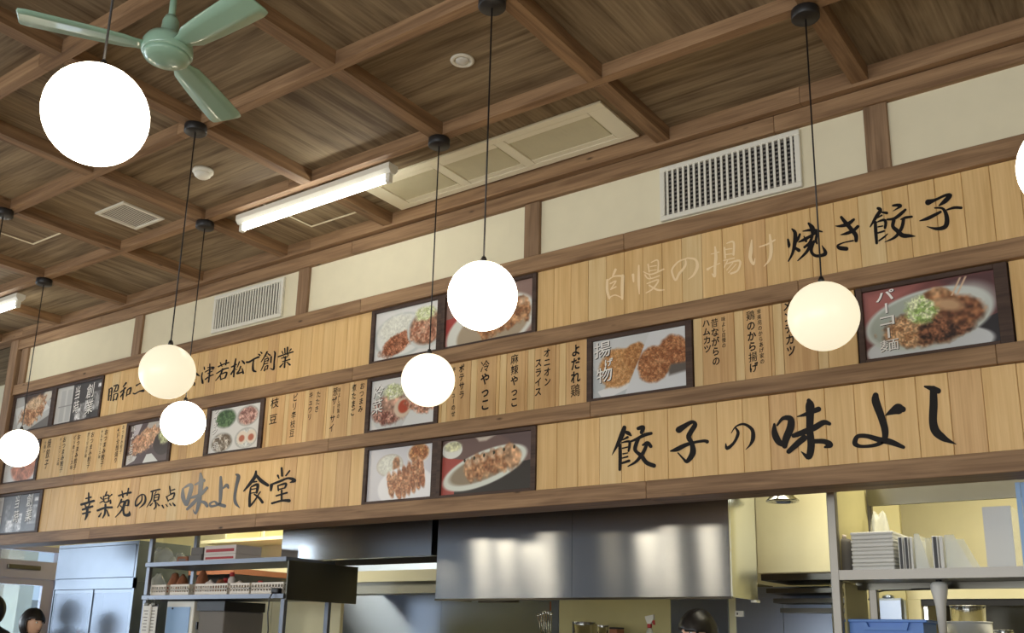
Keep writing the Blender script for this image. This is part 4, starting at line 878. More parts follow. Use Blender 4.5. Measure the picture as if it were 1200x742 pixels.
# files on the shelf
def file_box(u0, u1, v0, lab, band=True, mat='plastic'):
    x0, x1, zt = on_shelf(u0, u1, v0, 0, 0)
    t = thing('file_folder', ((x0+x1)/2, Yr+.2, Zs), lab, 'file'); MB().box((x0, Yr+.062, Zs), (x1, Yr+.30, zt), .002).build('cover', M[mat], t)
    if band: MB().box((x0+.25*(x1-x0), Yr+.0585, Zs+.002), (x0+.75*(x1-x0), Yr+.0615, zt-.004)).build('black_spine_strip', M['black'], t)
    return t
file_box(1054, 1060, 629, 'white file with black spine strip next to the foam containers'); file_box(1061, 1066.5, 629, 'second white file with black spine strip from the foam containers'); file_box(1068, 1071, 629, 'thin white file without a strip beside the black striped files', False)
file_box(1094, 1101.5, 628, 'white file with black spine strip between the clear stands'); file_box(1102.5, 1107, 628, 'thin white file just right of the striped file in the middle of the shelf', False)
def clear_stand(u0, u1, v0, lab):
    x0, x1, zt = on_shelf(u0, u1, v0, 0, 0); t = thing('clear_stand', ((x0+x1)/2, Yr+.2, Zs), lab, 'document stand')
    for y in (Yr+.07, Yr+.26): MB().prism([(x0, y, Zs), (x1, y, Zs), (x0+.35*(x1-x0), y, zt), (x0, y, zt)], (0, .004, 0)).build('side_plate', M['clear'], t)
    MB().box((x0, Yr+.075, Zs), (x1, Yr+.259, Zs+.004)).build('base_plate', M['clear'], t); MB().box((x0, Yr+.075, Zs+.005), (x0+.004, Yr+.259, zt)).build('back_plate', M['clear'], t)
clear_stand(1073, 1090, 625, 'small clear acrylic stand between two black striped files'); clear_stand(1109, 1140, 626, 'wide clear acrylic stand near the middle of the rack shelf')
x0, x1, zt = on_shelf(1157, 1191, 593, 0, 0); t = thing('acrylic_box', ((x0+x1)/2, Yr+.2, Zs), 'tall frosted acrylic sheet box at the right end of the shelf', 'box')
MB().box((x0, Yr+.065, Zs), (x1, Yr+.07, zt)).build('front_sheet', M['plastic'], t); MB().box((x0, Yr+.071, Zs), (x0+.004, Yr+.25, zt)).build('side_sheet', M['clear'], t); MB().box((x1-.004, Yr+.071, Zs), (x1, Yr+.25, zt)).build('side_sheet', M['clear'], t)
p = at(1197, 600, 4.26); bs = MB(); 
for k in range(8): bs.box((p.x-.012+.018*k, 4.255+.006*(k % 2), 1.30), (p.x+.006+.018*k-.001, 4.262+.006*(k % 2), 2.009))
tag(bs.build('blue_curtain', M['bluepale']), 'pale blue hanging sheet at the right edge of the opening', 'curtain')
# built-in oven opening below
Yo = 5.72; e = ext(1063, 681, 1260, 760, Yo)
ov = thing('serving_cabinet', (e[0], Yo, 0), 'cream cabinet with a dark recessed opening below the rack shelf', 'cabinet')
zt = at(1120, 681, Yo).z; zi = at(1120, 702, Yo).z; w = .075
MB().box((e[0], Yo, zi), (e[1]+.6, Yo+.5, zt)).build('top_panel', M['cream_k'], ov); MB().box((e[0], Yo, 0), (e[0]+w, Yo+.5, zi-.001)).build('side_panel', M['cream_k'], ov)
MB().box((e[0]+w+.001, Yo+.46, 0), (e[1]+.6, Yo+.5, zi-.001)).build('back_panel', M['steel_d'], ov); MB().box((e[0]+w+.001, Yo+.01, zi-.035), (e[1]+.6, Yo+.03, zi-.001)).build('dark_rail', M['black'], ov)
MB().box((e[0]+w+.012, Yo+.015, 0.9), (e[0]+w+.03, Yo+.03, zi-.04)).build('inner_frame', M['steel_s'], ov)
# counter carrying the crate and pots
CT = 1.02; ct = MB().box((post_u+.04, 4.42, CT-.04), (1.70, 5.5, CT), .003).build('pass_counter', M['steel_s']); tag(ct, 'steel pass counter below the rack shelf carrying the blue crate', 'counter')
# blue crate
Yc = 4.43; e = ext(990, 727, 1058, 760, Yc); zt = at(1030, 726, Yc).z
cr = thing('blue_crate', ((e[0]+e[1])/2, Yc, CT), 'blue plastic crate with a moulded grip at the bottom right', 'crate')
x0, x1 = at(993, 735, Yc).x, at(1085, 735, Yc).x; D = .22
mb = MB(); mb.box((x0+.01, Yc, CT+.001), (x1-.01, Yc+.006, zt-.012)); mb.box((x0+.01, Yc+D, CT+.001), (x1-.01, Yc+D+.006, zt-.012)); mb.box((x0+.01, Yc+.007, CT+.001), (x0+.016, Yc+D-.001, zt-.012)); mb.box((x1-.016, Yc+.007, CT+.001), (x1-.01, Yc+D-.001, zt-.012)); mb.box((x0+.017, Yc+.007, CT+.001), (x1-.017, Yc+D-.001, CT+.006))
mb.build('crate_body', M['blue'], cr)
mb = MB(); 
for a, b in (((x0-.008, Yc-.014), (x1+.008, Yc-.001)), ((x0-.008, Yc+D+.007), (x1+.008, Yc+D+.02)), ((x0-.008, Yc), (x0+.009, Yc+D+.006)), ((x1-.009, Yc), (x1+.008, Yc+D+.006))): mb.box((a[0], a[1], zt-.012), (b[0], b[1], zt), .002)
mb.build('crate_rim', M['blue'], cr)
xm = (x0+x1)/2; mb = MB(); mb.prism([(xm-.10, Yc-.02, zt-.013), (xm-.09, Yc-.02, zt-.045), (xm+.09, Yc-.02, zt-.045), (xm+.10, Yc-.02, zt-.013), (xm+.075, Yc-.02, zt-.013), (xm+.067, Yc-.02, zt-.033), (xm-.067, Yc-.02, zt-.033), (xm-.075, Yc-.02, zt-.013)], (0, .019, 0)); mb.build('crate_grip', M['blue'], cr)
# pots, ladle holder and funnel cup
def pot(u0, u1, vt, Y, zb, name, lab, cat, mat='steel_s', group=None, seams=True):
    a, b = at(u0, vt, Y).x, at(u1, vt, Y).x; r_ = (b-a)/2; zt = at((u0+u1)/2, vt, Y).z; cx = (a+b)/2; h_ = zt-zb
    t = thing(name, (cx, Y+r_, zb), lab, cat, group)
    MB().lathe((cx, Y+r_, zb), [(r_*.9, 0), (r_*.97, .01), (r_*.97, h_-.008), (r_*.93, h_-.008), (r_*.93, .012)], 32).build('pot_body', M[mat], t)
    MB().lathe((cx, Y+r_, zb), [(r_*.931, h_-.0075), (r_*1.0, h_-.006), (r_*1.0, h_), (r_*.931, h_)], 32).build('rolled_rim', M[mat], t)
    return t
pot(1108, 1151, 709, 5.24, CT+.001, 'steel_canister', 'tall polished steel canister behind the frosted container at the bottom right', 'canister')
pot(1103, 1158, 728, 5.02, CT+.001, 'frosted_container', 'round frosted container in front of the tall polished canister', 'container', 'plastic')
pot(1162, 1186, 738, 5.04, CT+.001, 'small_pot', 'small steel pot by the right edge, right of the frosted container', 'pot')
p = at(1100, 682, 4.45); t = thing('hanging_funnel', (p.x, 4.45, p.z), 'white plastic funnel shaped tool hanging below the rack shelf', 'utensil')
MB().lathe((p.x, 4.45, p.z), [(.004, .0), (.024, -.001), (.034, -.012), (.034, -.03), (.021, -.10), (.015, -.22)], 20).build('tool_body', M['plastic'], t)
MB().lathe((p.x, 4.45, p.z), [(.006, .012), (.012, .008), (.012, .0005)], 12).build('tool_cap', M['black'], t)
cb = MB().tube([at(1018, 703, 5.0), at(1024, 695, 4.98), at(1036, 692, 4.95), at(1064, 691, 4.6), at(1090, 690.5, 4.50)], .0045, 8); tag(cb.build('black_cable', M['black']), 'black cable curving left from the hanging funnel tool', 'cable')
a = at(1026, 706, 5.5); sd = thing('soup_boiler', (a.x, 5.5, 0), 'squat steel boiler body behind the blue crate', 'boiler'); pts = ext(1022, 701, 1060, 760, 5.52)
MB().box((pts[0], 5.52, 0), (pts[1], 5.59, pts[3]), .012).build('boiler_body', M['steel_w'], sd); MB().lathe(((pts[0]+pts[1])/2, 5.555, pts[3]), [(.03, .0005), (.03, .012), (.01, .02)], 20).build('boiler_lid', M['steel_w'], sd)

# ---- centre: utensils, canisters, spray bottle on the cooking line
Yk = 5.9; SZ = at(700, 790, Yk).z
ln = MB().box((at(560, 742, Yk).x, 5.6, SZ-.9), (at(850, 742, Yk).x, 6.4, SZ), .004).build('cooking_line', M['steel_s']); tag(ln, 'steel cooking counter under the wide hood', 'counter')
for k, (u0, u1, vt, lab) in enumerate(((665, 689, 728.5, 'leftmost polished steel canister under the wide hood'), (690.5, 697, 731, 'middle narrow steel canister under the wide hood'), (697, 709, 732.5, 'right narrow steel canister under the wide hood'))):
    pot(u0, u1, vt, Yk+(0, .16, 0)[k], SZ+.001, 'steel_canister', lab, 'canister', group='steel canisters on the cooking line')
a = at(714, 735, Yk); bx = thing('seasoning_tin', (a.x, Yk+.1, SZ+.001), 'small dark seasoning tin right of the steel canisters', 'tin'); MB().box((a.x-.03, Yk+.05, SZ+.001), (a.x+.03, Yk+.15, a.z-.012), .003).build('tin_body', M['brown'], bx); MB().box((a.x-.031, Yk+.049, a.z-.0115), (a.x+.031, Yk+.151, a.z), .003).build('tin_lid', M['black'], bx)
c = at(753, 742, Yk); t = thing('spray_bottle', (c.x, Yk+.1, SZ+.001), 'clear spray bottle with red and white trigger before the olive panel', 'bottle'); zt = at(753, 736, Yk).z
MB().lathe((c.x, Yk+.1, SZ+.001), [(.036, 0), (.038, .01), (.038, zt-SZ-.06), (.014, zt-SZ)], 20).build('bottle_body', M['clear'], t)
z1 = at(753, 721, Yk).z
MB().box((c.x-.013, Yk+.087, zt+.002), (c.x+.013, Yk+.113, zt+.028), .003).build('red_collar', M['red'], t)
MB().prism([(c.x-.03, Yk+.09, z1-.005), (c.x+.032, Yk+.09, z1+.006), (c.x+.034, Yk+.09, z1-.022), (c.x+.012, Yk+.09, zt+.029), (c.x-.012, Yk+.09, zt+.029), (c.x-.028, Yk+.09, z1-.02)], (0, .02, 0)).build('spray_head', M['white'], t)
MB().prism([(c.x+.014, Yk+.093, z1-.03), (c.x+.036, Yk+.093, z1-.03), (c.x+.040, Yk+.093, z1-.06), (c.x+.030, Yk+.093, z1-.06)], (0, .014, 0)).build('trigger', M['red'], t)
t = thing('hanging_ladle_rack', (at(645, 712, 5.9).x, 5.9, at(645, 712, 5.9).z), 'bunch of steel ladles hanging below the hood edge left of the canisters', 'ladles')
c = at(640, 716, 5.9)
MB().tube([at(645, 705, 5.9), at(645, 716, 5.9)], .006, 8).build('hook', M['brown'], t)
for k in range(6):
    du = -8+3.2*k; a = at(638+du, 716+abs(k-3)*1.2, 5.9); b = at(641+du*.55, 750, 5.92)
    MB().tube([a, a.lerp(b, .1), b], [.014, .006, .005], 8).build('ladle_handle', M['steel_s'], t)

# ---- left: rack with baskets, fridge, door
Yq = 4.27; zs1 = at(250, 656.5, Yq).z; zs1b = at(250, 661.5, Yq).z; zs2 = at(250, 697, Yq).z; zs2b = at(250, 702, Yq).z
xl, xr = at(170, 680, Yq).x, at(335, 680, Yq).x
r = thing('shelving_rack', ((xl+xr)/2, Yq, 0), 'two tier stainless rack of baskets and boxes between fridge and left hood', 'rack')
MB().box((xl, Yq-.012, zs1b), (xr, Yq+.42, zs1)).build('shelf', M['steel_l'], r); MB().box((xl, Yq-.012, zs2b), (xr, Yq+.42, zs2)).build('shelf', M['steel_l'], r)
for x in (xl+.018, xr-.018):
    for y in (Yq, Yq+.38):
        zt = 2.62 if x < (xl+xr)/2 else zs1b-.001
        for a, b in ((0, zs2b-.001), (zs2+.001, zs1b-.001), (zs1+.001, 2.62)):
            if x > (xl+xr)/2 and a > zs2: continue
            MB().box((x-.018, y, a), (x+.018, y+.03, b), .003).build('post', M['steel_l'], r)
pn = MB().box((xr+.004, Yq+.0, zs2b-.01), (xr+.016, Yq+.62, z_-.03)).build('side_screen', M['steel_d']); tag(pn, 'dark upright steel side screen below the left end of the left hood', 'panel')
# baskets on the lower tier
def basket(u0, u1, lab, i):
    x0, x1 = at(u0, 697, Yq+.03).x+.006, at(u1, 697, Yq+.03).x-.006; z0 = zs2+.001; h_ = at(250, 684, Yq+.03).z-z0; y0, y1 = Yq+.03, Yq+.33
    t = thing('basket', ((x0+x1)/2, y0, z0), lab, 'basket', 'white perforated baskets on the lower rack tier')
    MB().box((x0, y0, z0), (x1, y1, z0+.005)).build('basket_floor', M['basket'], t)
    mb = MB()
    for (a, b, ax) in (((x0, y0), (x1, y0+.004), 0), ((x0, y1-.004), (x1, y1), 0), ((x0, y0+.005), (x0+.004, y1-.005), 1), ((x1-.004, y0+.005), (x1, y1-.005), 1)):
        L_ = b[ax]-a[ax]; n = max(3, int(L_/.026))
        for q0, q1 in ((.006, .022), (h_*.52-.004, h_*.52+.004), (h_-.014, h_)): mb.box((a[0], a[1], z0+q0), (b[0], b[1], z0+q1))
        for k in range(n+1):
            c = a[ax]+L_*k/n; w = .0045
            lo, hi = [a[0], a[1]], [b[0], b[1]]; lo[ax], hi[ax] = max(a[ax], c-w), min(b[ax], c+w); mb.box((lo[0], lo[1], z0+.022), (hi[0], hi[1], z0+h_-.014))
    mb.build('basket_wall', M['basket'], t)
    MB().box((x0-.004, y0-.005, z0+h_+.0005), (x1+.004, y1+.004, z0+h_+.006)).build('basket_rim', M['basket'], t) if False else None
    return (x0, x1, z0, h_)
bs_ = [basket(176, 194, 'leftmost short white basket on the lower rack tier', 0), basket(198, 221, 'second white basket from the left on the lower rack tier', 1), basket(227, 266, 'long white basket holding wrapped packets, middle of the tier', 2), basket(268, 292, 'fourth white basket from the left on the tier', 3), basket(293, 332, 'rightmost white basket by the black charger', 4)]
def inb(u, rx, ry, vt, mat, lab, seed, cat='packet', dy=.15):
    c = at(u, 697, Yq+dy); h_ = at(u, vt, Yq+dy).z-zs2-.008; return bag('food_packet', (c.x, Yq+dy, zs2+.007), rx, ry, h_, mat, lab, cat, seed)
inb(184, .03, .06, 672, M['clear'], 'clear crinkled packet rising from the leftmost basket', 21)
inb(203, .035, .05, 672, M['brown'], 'brown paper packet in the second basket', 22); inb(212, .028, .05, 674, M['brown'], 'slimmer brown packet beside another in the second basket', 23)
inb(235, .026, .05, 669, M['brown'], 'tall brown and clear packet in the middle basket', 24); inb(245, .035, .05, 680, M['cardw'], 'low white packet in the middle basket', 25); inb(257, .022, .05, 679, M['brown'], 'small tan packet at the right end of the middle basket', 26)
inb(279, .04, .05, 681, M['cardw'], 'white packet in the fourth basket', 27)
for u, vt, mt, lab in ((270, 671, 'cardw', 'white bottle with red cap above the fourth basket'), (263, 678, 'red', 'dark red jar beside the red capped bottle'), (304, 681, 'cardw', 'short white tub in the rightmost basket')):
    c = at(u, 697, Yq+.22); z0 = zs2+.007; h_ = at(u, vt, Yq+.22).z-z0; t = thing('condiment_bottle', (c.x, Yq+.22, z0), lab, 'bottle')
    MB().lathe((c.x, Yq+.22, z0), [(.024, 0), (.026, .006), (.026, h_*.7), (.014, h_*.82)], 16).build('bottle_body', M[mt], t); MB().lathe((c.x, Yq+.22, z0), [(.017, h_*.825), (.017, h_), (.013, h_+.002)], 16).build('bottle_cap', M['red'], t)
# top tier
bag('plastic_cups_bag', (at(190, 656, Yq+.16).x, Yq+.16, zs1+.001), .09, .09, .125, M['clear'], 'clear bag of plastic cups on the upper rack tier beside the fridge', 'bag', 31)
bag('plastic_cups_bag', (at(207, 656, Yq+.3).x, Yq+.33, zs1+.001), .045, .05, .10, M['clear'], 'smaller clear bag of cups between the cup bag and grey cartons', 'bag', 32)
def carton(u0, u1, z0, h_, y0, d, mt, lab, stripe=False):
    x0, x1 = at(u0, 650, y0).x, at(u1, 650, y0).x; t = thing('carton', ((x0+x1)/2, y0, z0), lab, 'carton', 'cartons on the upper rack tier')
    MB().box((x0, y0, z0), (x1, y0+d, z0+h_), .002).build('carton_body', M[mt], t)
    MB().box((x0+.02, y0-.0012, z0+h_*.25), (x1-.02, y0-.0002, z0+h_*.6)).build('printed_band', M['red' if stripe else 'card'], t)
z0 = zs1+.001; H1_ = at(230, 641, Yq+.05).z-z0
carton(208, 220, z0, H1_*.4, Yq+.06, .2, 'brown', 'low brown carton on the upper tier'); carton(221.5, 236, z0, H1_*.45, Yq+.05, .2, 'card', 'lower grey carton of the left stack'); carton(223.5, 237, z0+H1_*.45+.001, H1_*.5, Yq+.05, .2, 'card', 'upper grey carton of the left stack')
carton(239, 276, z0, H1_*.42, Yq+.05, .22, 'cardw', 'lower white carton with red print on the upper tier', True); carton(239, 276, z0+H1_*.42+.001, H1_*.58, Yq+.05, .22, 'cardw', 'upper white carton with red print, right stack of the upper tier', True)
t = thing('black_charger', (at(326, 690, Yq-.03).x, Yq, zs2), 'small black charger with a cable hanging from the rack corner', 'charger'); c = at(325, 690, Yq+.005)
MB().box((c.x-.035, Yq-.02, zs2+.001), (c.x+.03, Yq+.02, zs2+.035), .006).build('charger_body', M['black'], t)
MB().tube([(c.x-.01, Yq-.02, zs2+.01), (c.x-.02, Yq-.035, zs2-.03), (c.x-.03, Yq-.03, zs2-.12), (c.x-.012, Yq-.032, zs2-.22), (c.x-.015, Yq-.03, zs2-.5)], .004, 6).build('charger_cable', M['black'], t)
# wall cabinet behind the upper tier and steel shelf on the back wall
Yw = KB-.42; e = ext(236, 612, 318, 642, Yw)
t = thing('ceiling_shelf', (e[0], Yw, 1.9), 'cream hanging shelf unit seen behind the upper rack tier', 'shelf'); zz = at(276, 635, Yw).z
MB().box((e[0], Yw, zz), (e[1]+.5, KB-.001, zz+.03)).build('shelf_board', M['cream_k'], t)
for x in (e[0]+.35, e[0]+.9, e[1]+.45): MB().box((x, Yw+.01, zz+.031), (x+.02, KB-.002, kz-.001)).build('divider', M['cream_k'], t)
e = ext(238, 666, 273, 680, 5.6); t = thing('oven_front', (e[0], 5.6, 0), 'dark built-in oven behind the lower rack tier', 'oven')
xA, xB = at(215, 690, 5.6).x, at(274, 690, 5.6).x; zt = at(250, 667, 5.6).z
MB().box((xA, 5.6, .5), (xB, 6.2, zt-.05), .004).build('oven_body', M['black'], t); MB().box((xA, 5.58, zt-.049), (xB, 6.2, zt)).build('oven_top', M['brown'], t)
# appliances under the rack: notice boards and grey cabinet
Ye = Yq+.02
e = ext(186, 703, 218, 790, Ye); nb = thing('white_cabinet', ((e[0]+e[1])/2, Ye, 0), 'white narrow cabinet with a clipped clear sheet under the rack', 'cabinet')
nbx = e[1]; MB().box((e[0], Ye+.04, .3), (e[1], Ye+.35, zs2b-.01), .004).build('cabinet_body', M['white'], nb)
MB().box((e[0]+.015, Ye+.034, zs2b-.5), (e[1]-.035, Ye+.0385, zs2b-.05)).build('clear_sheet', M['bluepale'], nb); MB().lathe((e[0]+.08, Ye+.03, zs2b-.06), [(.007, -.003), (.007, .003)], 10, axis='y').build('magnet', M['black'], nb)
e = ext(222, 704, 262, 790, Ye+.05); t = thing('grey_machine', ((e[0]+e[1])/2, Ye, 0), 'grey ice machine with a black top under the rack', 'machine')
e = (nbx+.035,)+e[1:]; MB().box((e[0], Ye+.06, .3), (e[1]-.03, Ye+.40, zs2b-.075), .006).build('machine_body', M['card'], t); MB().box((e[0]-.015, Ye+.05, zs2b-.074), (e[1]-.02, Ye+.40, zs2b-.012)).build('machine_top', M['black'], t)
for k in range(3): MB().box((e[0]-.013, Ye+.052, zs2b-.20-.09*k), (e[0]-.001, Ye+.10, zs2b-.15-.09*k)).build('hinge', M['black'], t)
e = ext(264, 702, 400, 790, 5.15); pt = thing('cream_partition', ((e[0]+e[1])/2, 5.1, 0), 'cream two panel partition below the left hood', 'partition'); xm = at(318, 720, 5.1).x; zt = at(320, 701, 5.1).z; xE = at(399, 720, 5.1).x
MB().box((e[0], 5.1, 0), (xm-.002, 5.13, zt)).build('partition_panel', M['cream_k'], pt); MB().box((xm+.002, 5.1, 0), (xE, 5.13, zt)).build('partition_panel', M['cream_k'], pt); MB().box((e[0]-.04, 5.09, 0), (e[0]-.001, 5.14, zt+.02)).build('edge_post', M['cream_k'], pt)
# clip board hanging
def clipboard(u, v, lab, mt, w, h_, Y):
    c = at(u, v, Y); t = thing('clipboard', (c.x, Y, c.z), lab, 'clipboard'); MB().box((c.x-w/2, Y, c.z-h_), (c.x+w/2, Y+.006, c.z), .001).build('board', M[mt], t)
    MB().box((c.x-w/2+.006, Y-.003, c.z-h_+.008), (c.x+w/2-.006, Y-.0005, c.z-.018)).build('sheet', M['paper'], t)
    mb = MB()
    for k in range(7): mb.box((c.x-.028+.012*(k % 2), Y-.0042, c.z-.05-.022*k), (c.x+.02, Y-.0032, c.z-.045-.022*k))
    mb.build('written_lines', M['card'], t)
    MB().box((c.x-.022, Y-.014, c.z-.012), (c.x+.022, Y-.0005, c.z+.008), .003).build('clip', M['steel_d'], t); MB().tube([(c.x, Y-.006, c.z+.008), (c.x+.006, Y-.008, c.z+.04)], .002, 6).build('hook', M['steel_s'], t)
clipboard(173, 708, 'order clipboard hanging left of the white cabinet', 'paper', .095, .24, Yq-.035); clipboard(181, 708, 'black backed clipboard behind the order clipboard', 'black', .10, .26, Yq-.022)

# ---- fridge
Yf = 4.75; a = at(63, 690, Yf).x; b = at(157, 690, Yf).x; zt = at(110, 637, Yf).z
fr = thing('display_fridge', ((a+b)/2, Yf, 0), 'tall steel refrigerator with sliding glass doors beside the glazed entrance door', 'refrigerator')
zp = at(110, 679.5, Yf).z; zg = at(110, 691, Yf).z; dF = .5
MB().box((a, Yf+.02, zp-.02), (b, Yf+dF, zt)).build('top_body', M['steel_f'], fr)
MB().box((b-.03, Yf+.02, .08), (b, Yf+dF, zp-.021)).build('side_wall', M['steel_f'], fr); MB().box((a, Yf+.02, .08), (a+.03, Yf+dF, zp-.021)).build('side_wall', M['steel_f'], fr)
MB().box((a+.031, Yf+dF-.03, .08), (b-.031, Yf+dF, zp-.021)).build('back_wall', M['steel_f'], fr); MB().box((a, Yf+.02, .0), (b, Yf+dF, .079)).build('plinth', M['black'], fr)
for z in (.4, .8, 1.15): MB().box((a+.031, Yf+.06, z), (b-.031, Yf+dF-.031, z+.015)).build('wire_shelf', M['steel_f'], fr)
MB().box((a+.012, Yf-.004, zp+.012), (b-.028, Yf+.015, zt-.028), .003).build('upper_cover', M['steel_f'], fr)
mb = MB(); mb.box((a, Yf, zt-.026), (b, Yf+.019, zt)); mb.box((a, Yf, zg+.004), (b, Yf+.019, zp+.008)); mb.box((b-.026, Yf, 0.08), (b, Yf+.019, zt-.027)); mb.box((a, Yf, .08), (a+.010, Yf+.019, zt-.027)); mb.build('front_frame', M['steel_f'], fr)
xm = (a+b)/2
for k, (p, q) in enumerate(((a+.012, xm+.01), (xm-.01, b-.03))):
    y = Yf+.006+.006*k; d = MB()
    for s_, t_ in (((p, .12), (p+.022, zg-.001)), ((q-.022, .12), (q, zg-.001)), ((p+.022, zg-.028), (q-.022, zg-.001)), ((p+.022, .12), (q-.022, .15))): d.box((s_[0], y, s_[1]), (t_[0], y+.0055, t_[1]))
    dr = d.build('sliding_door', M['steel_f'], fr); g = MB().box((p+.022, y+.001, .15), (q-.022, y+.004, zg-.028)).build('pane', M['glass_f']); g.parent = dr; g.matrix_parent_inverse = Matrix()
for k, (x, z, mt) in enumerate(((a+.16, .8155, 'red'), (a+.28, .8155, 'blue'), (a+.42, .8155, 'bluepale'), (b-.16, .8155, 'clear'), (a+.2, 1.1655, 'red'), (a+.34, 1.1655, 'bluepale'), (b-.26, 1.1655, 'blue'), (b-.14, 1.1655, 'cardw'))):
    t = thing('drink_bottle', (x, Yf+.16, z), ['red bottle on the lower fridge shelf', 'blue bottle on the lower fridge shelf', 'pale blue bottle on the lower fridge shelf', 'clear bottle on the lower fridge shelf', 'red bottle on the upper fridge shelf', 'pale blue bottle on the upper fridge shelf', 'blue bottle on the upper fridge shelf', 'white bottle on the upper fridge shelf'][k], 'bottle', 'bottles inside the glass fridge')
    MB().lathe((x, Yf+.16, z), [(.032, 0), (.034, .01), (.034, .14), (.013, .19), (.013, .21)], 16).build('bottle_body', M[mt], t); MB().lathe((x, Yf+.16, z), [(.015, .2105), (.015, .226), (.012, .228)], 12).build('bottle_cap', M['white'], t)

# ---- glazed entrance door in the left kitchen wall
XD = -9.3; y1 = atx(63, 690, XD).y; y0 = 4.22
zh = atx(30, 678, XD).z; z2 = atx(30, 657, XD).z; z3 = atx(30, 645, XD).z
print('door', y0, y1, zh, z2, z3, 'fridge', a, b, zt)
ws = MB().box((XD-.1, y1+.05, 0), (XD, KB, kz)); ws.box((XD-.1, y0-.02, z3+.05), (XD, y1+.05, kz)); ws.build('wall_kitchen_left', M['cream_k'], kind='structure')
dr = empty('door_1', (XD, (y0+y1)/2, 0), kind='structure')
mb = MB(); mb.box((XD-.08, y1-.0, 0), (XD+.02, y1+.05, z3+.05)); mb.box((XD-.08, y0-.02, z3), (XD+.02, y1-.001, z3+.05)); mb.box((XD-.08, y0-.02, zh), (XD+.02, y1-.001, z2)); mb.build('door_frame', M['alu'], dr)
mb = MB(); mb.box((XD-.05, y1-.11, 0), (XD-.01, y1-.002, zh-.002)); mb.box((XD-.05, y0, 0), (XD-.01, y0+.10, zh-.002)); mb.box((XD-.05, y0+.101, zh-.06), (XD-.01, y1-.111, zh-.002)); mb.box((XD-.05, y0+.101, 0), (XD-.01, y1-.111, .2)); mb.build('door_leaf', M['alu'], dr)
MB().box((XD-.034, y0+.101, .2), (XD-.028, y1-.111, zh-.061)).build('pane', M['glass'], dr); MB().box((XD-.034, y0, z2+.001), (XD-.028, y1-.03, z3-.001)).build('pane', M['glass'], dr)
p = atx(26, 665, XD); MB().box((XD+.021, p.y-.16, p.z-.02), (XD+.05, p.y+.16, p.z+.02), .004).build('door_closer', M['steel_d'], dr)
# street outside
g = MB().box((-40, -10, -.06), (-15.2, 40, -.02)).build('street', M['tile'], kind='structure')
fw_ = thing('low_building', (-24, 12, 0), 'pale low building across the street seen through the door glass', 'building')
MB().box((-26, 6, 0), (-24, 20, 1.9)).build('wall', M['cream'], fw_); MB().box((-26.2, 5.8, 1.9), (-23.7, 20.2, 2.1)).build('roof', M['card'], fw_)
for k in range(5): MB().box((-24.02, 7+2.4*k, .8), (-23.99, 8.4+2.4*k, 1.6)).build('window', M['bluepale'], fw_)

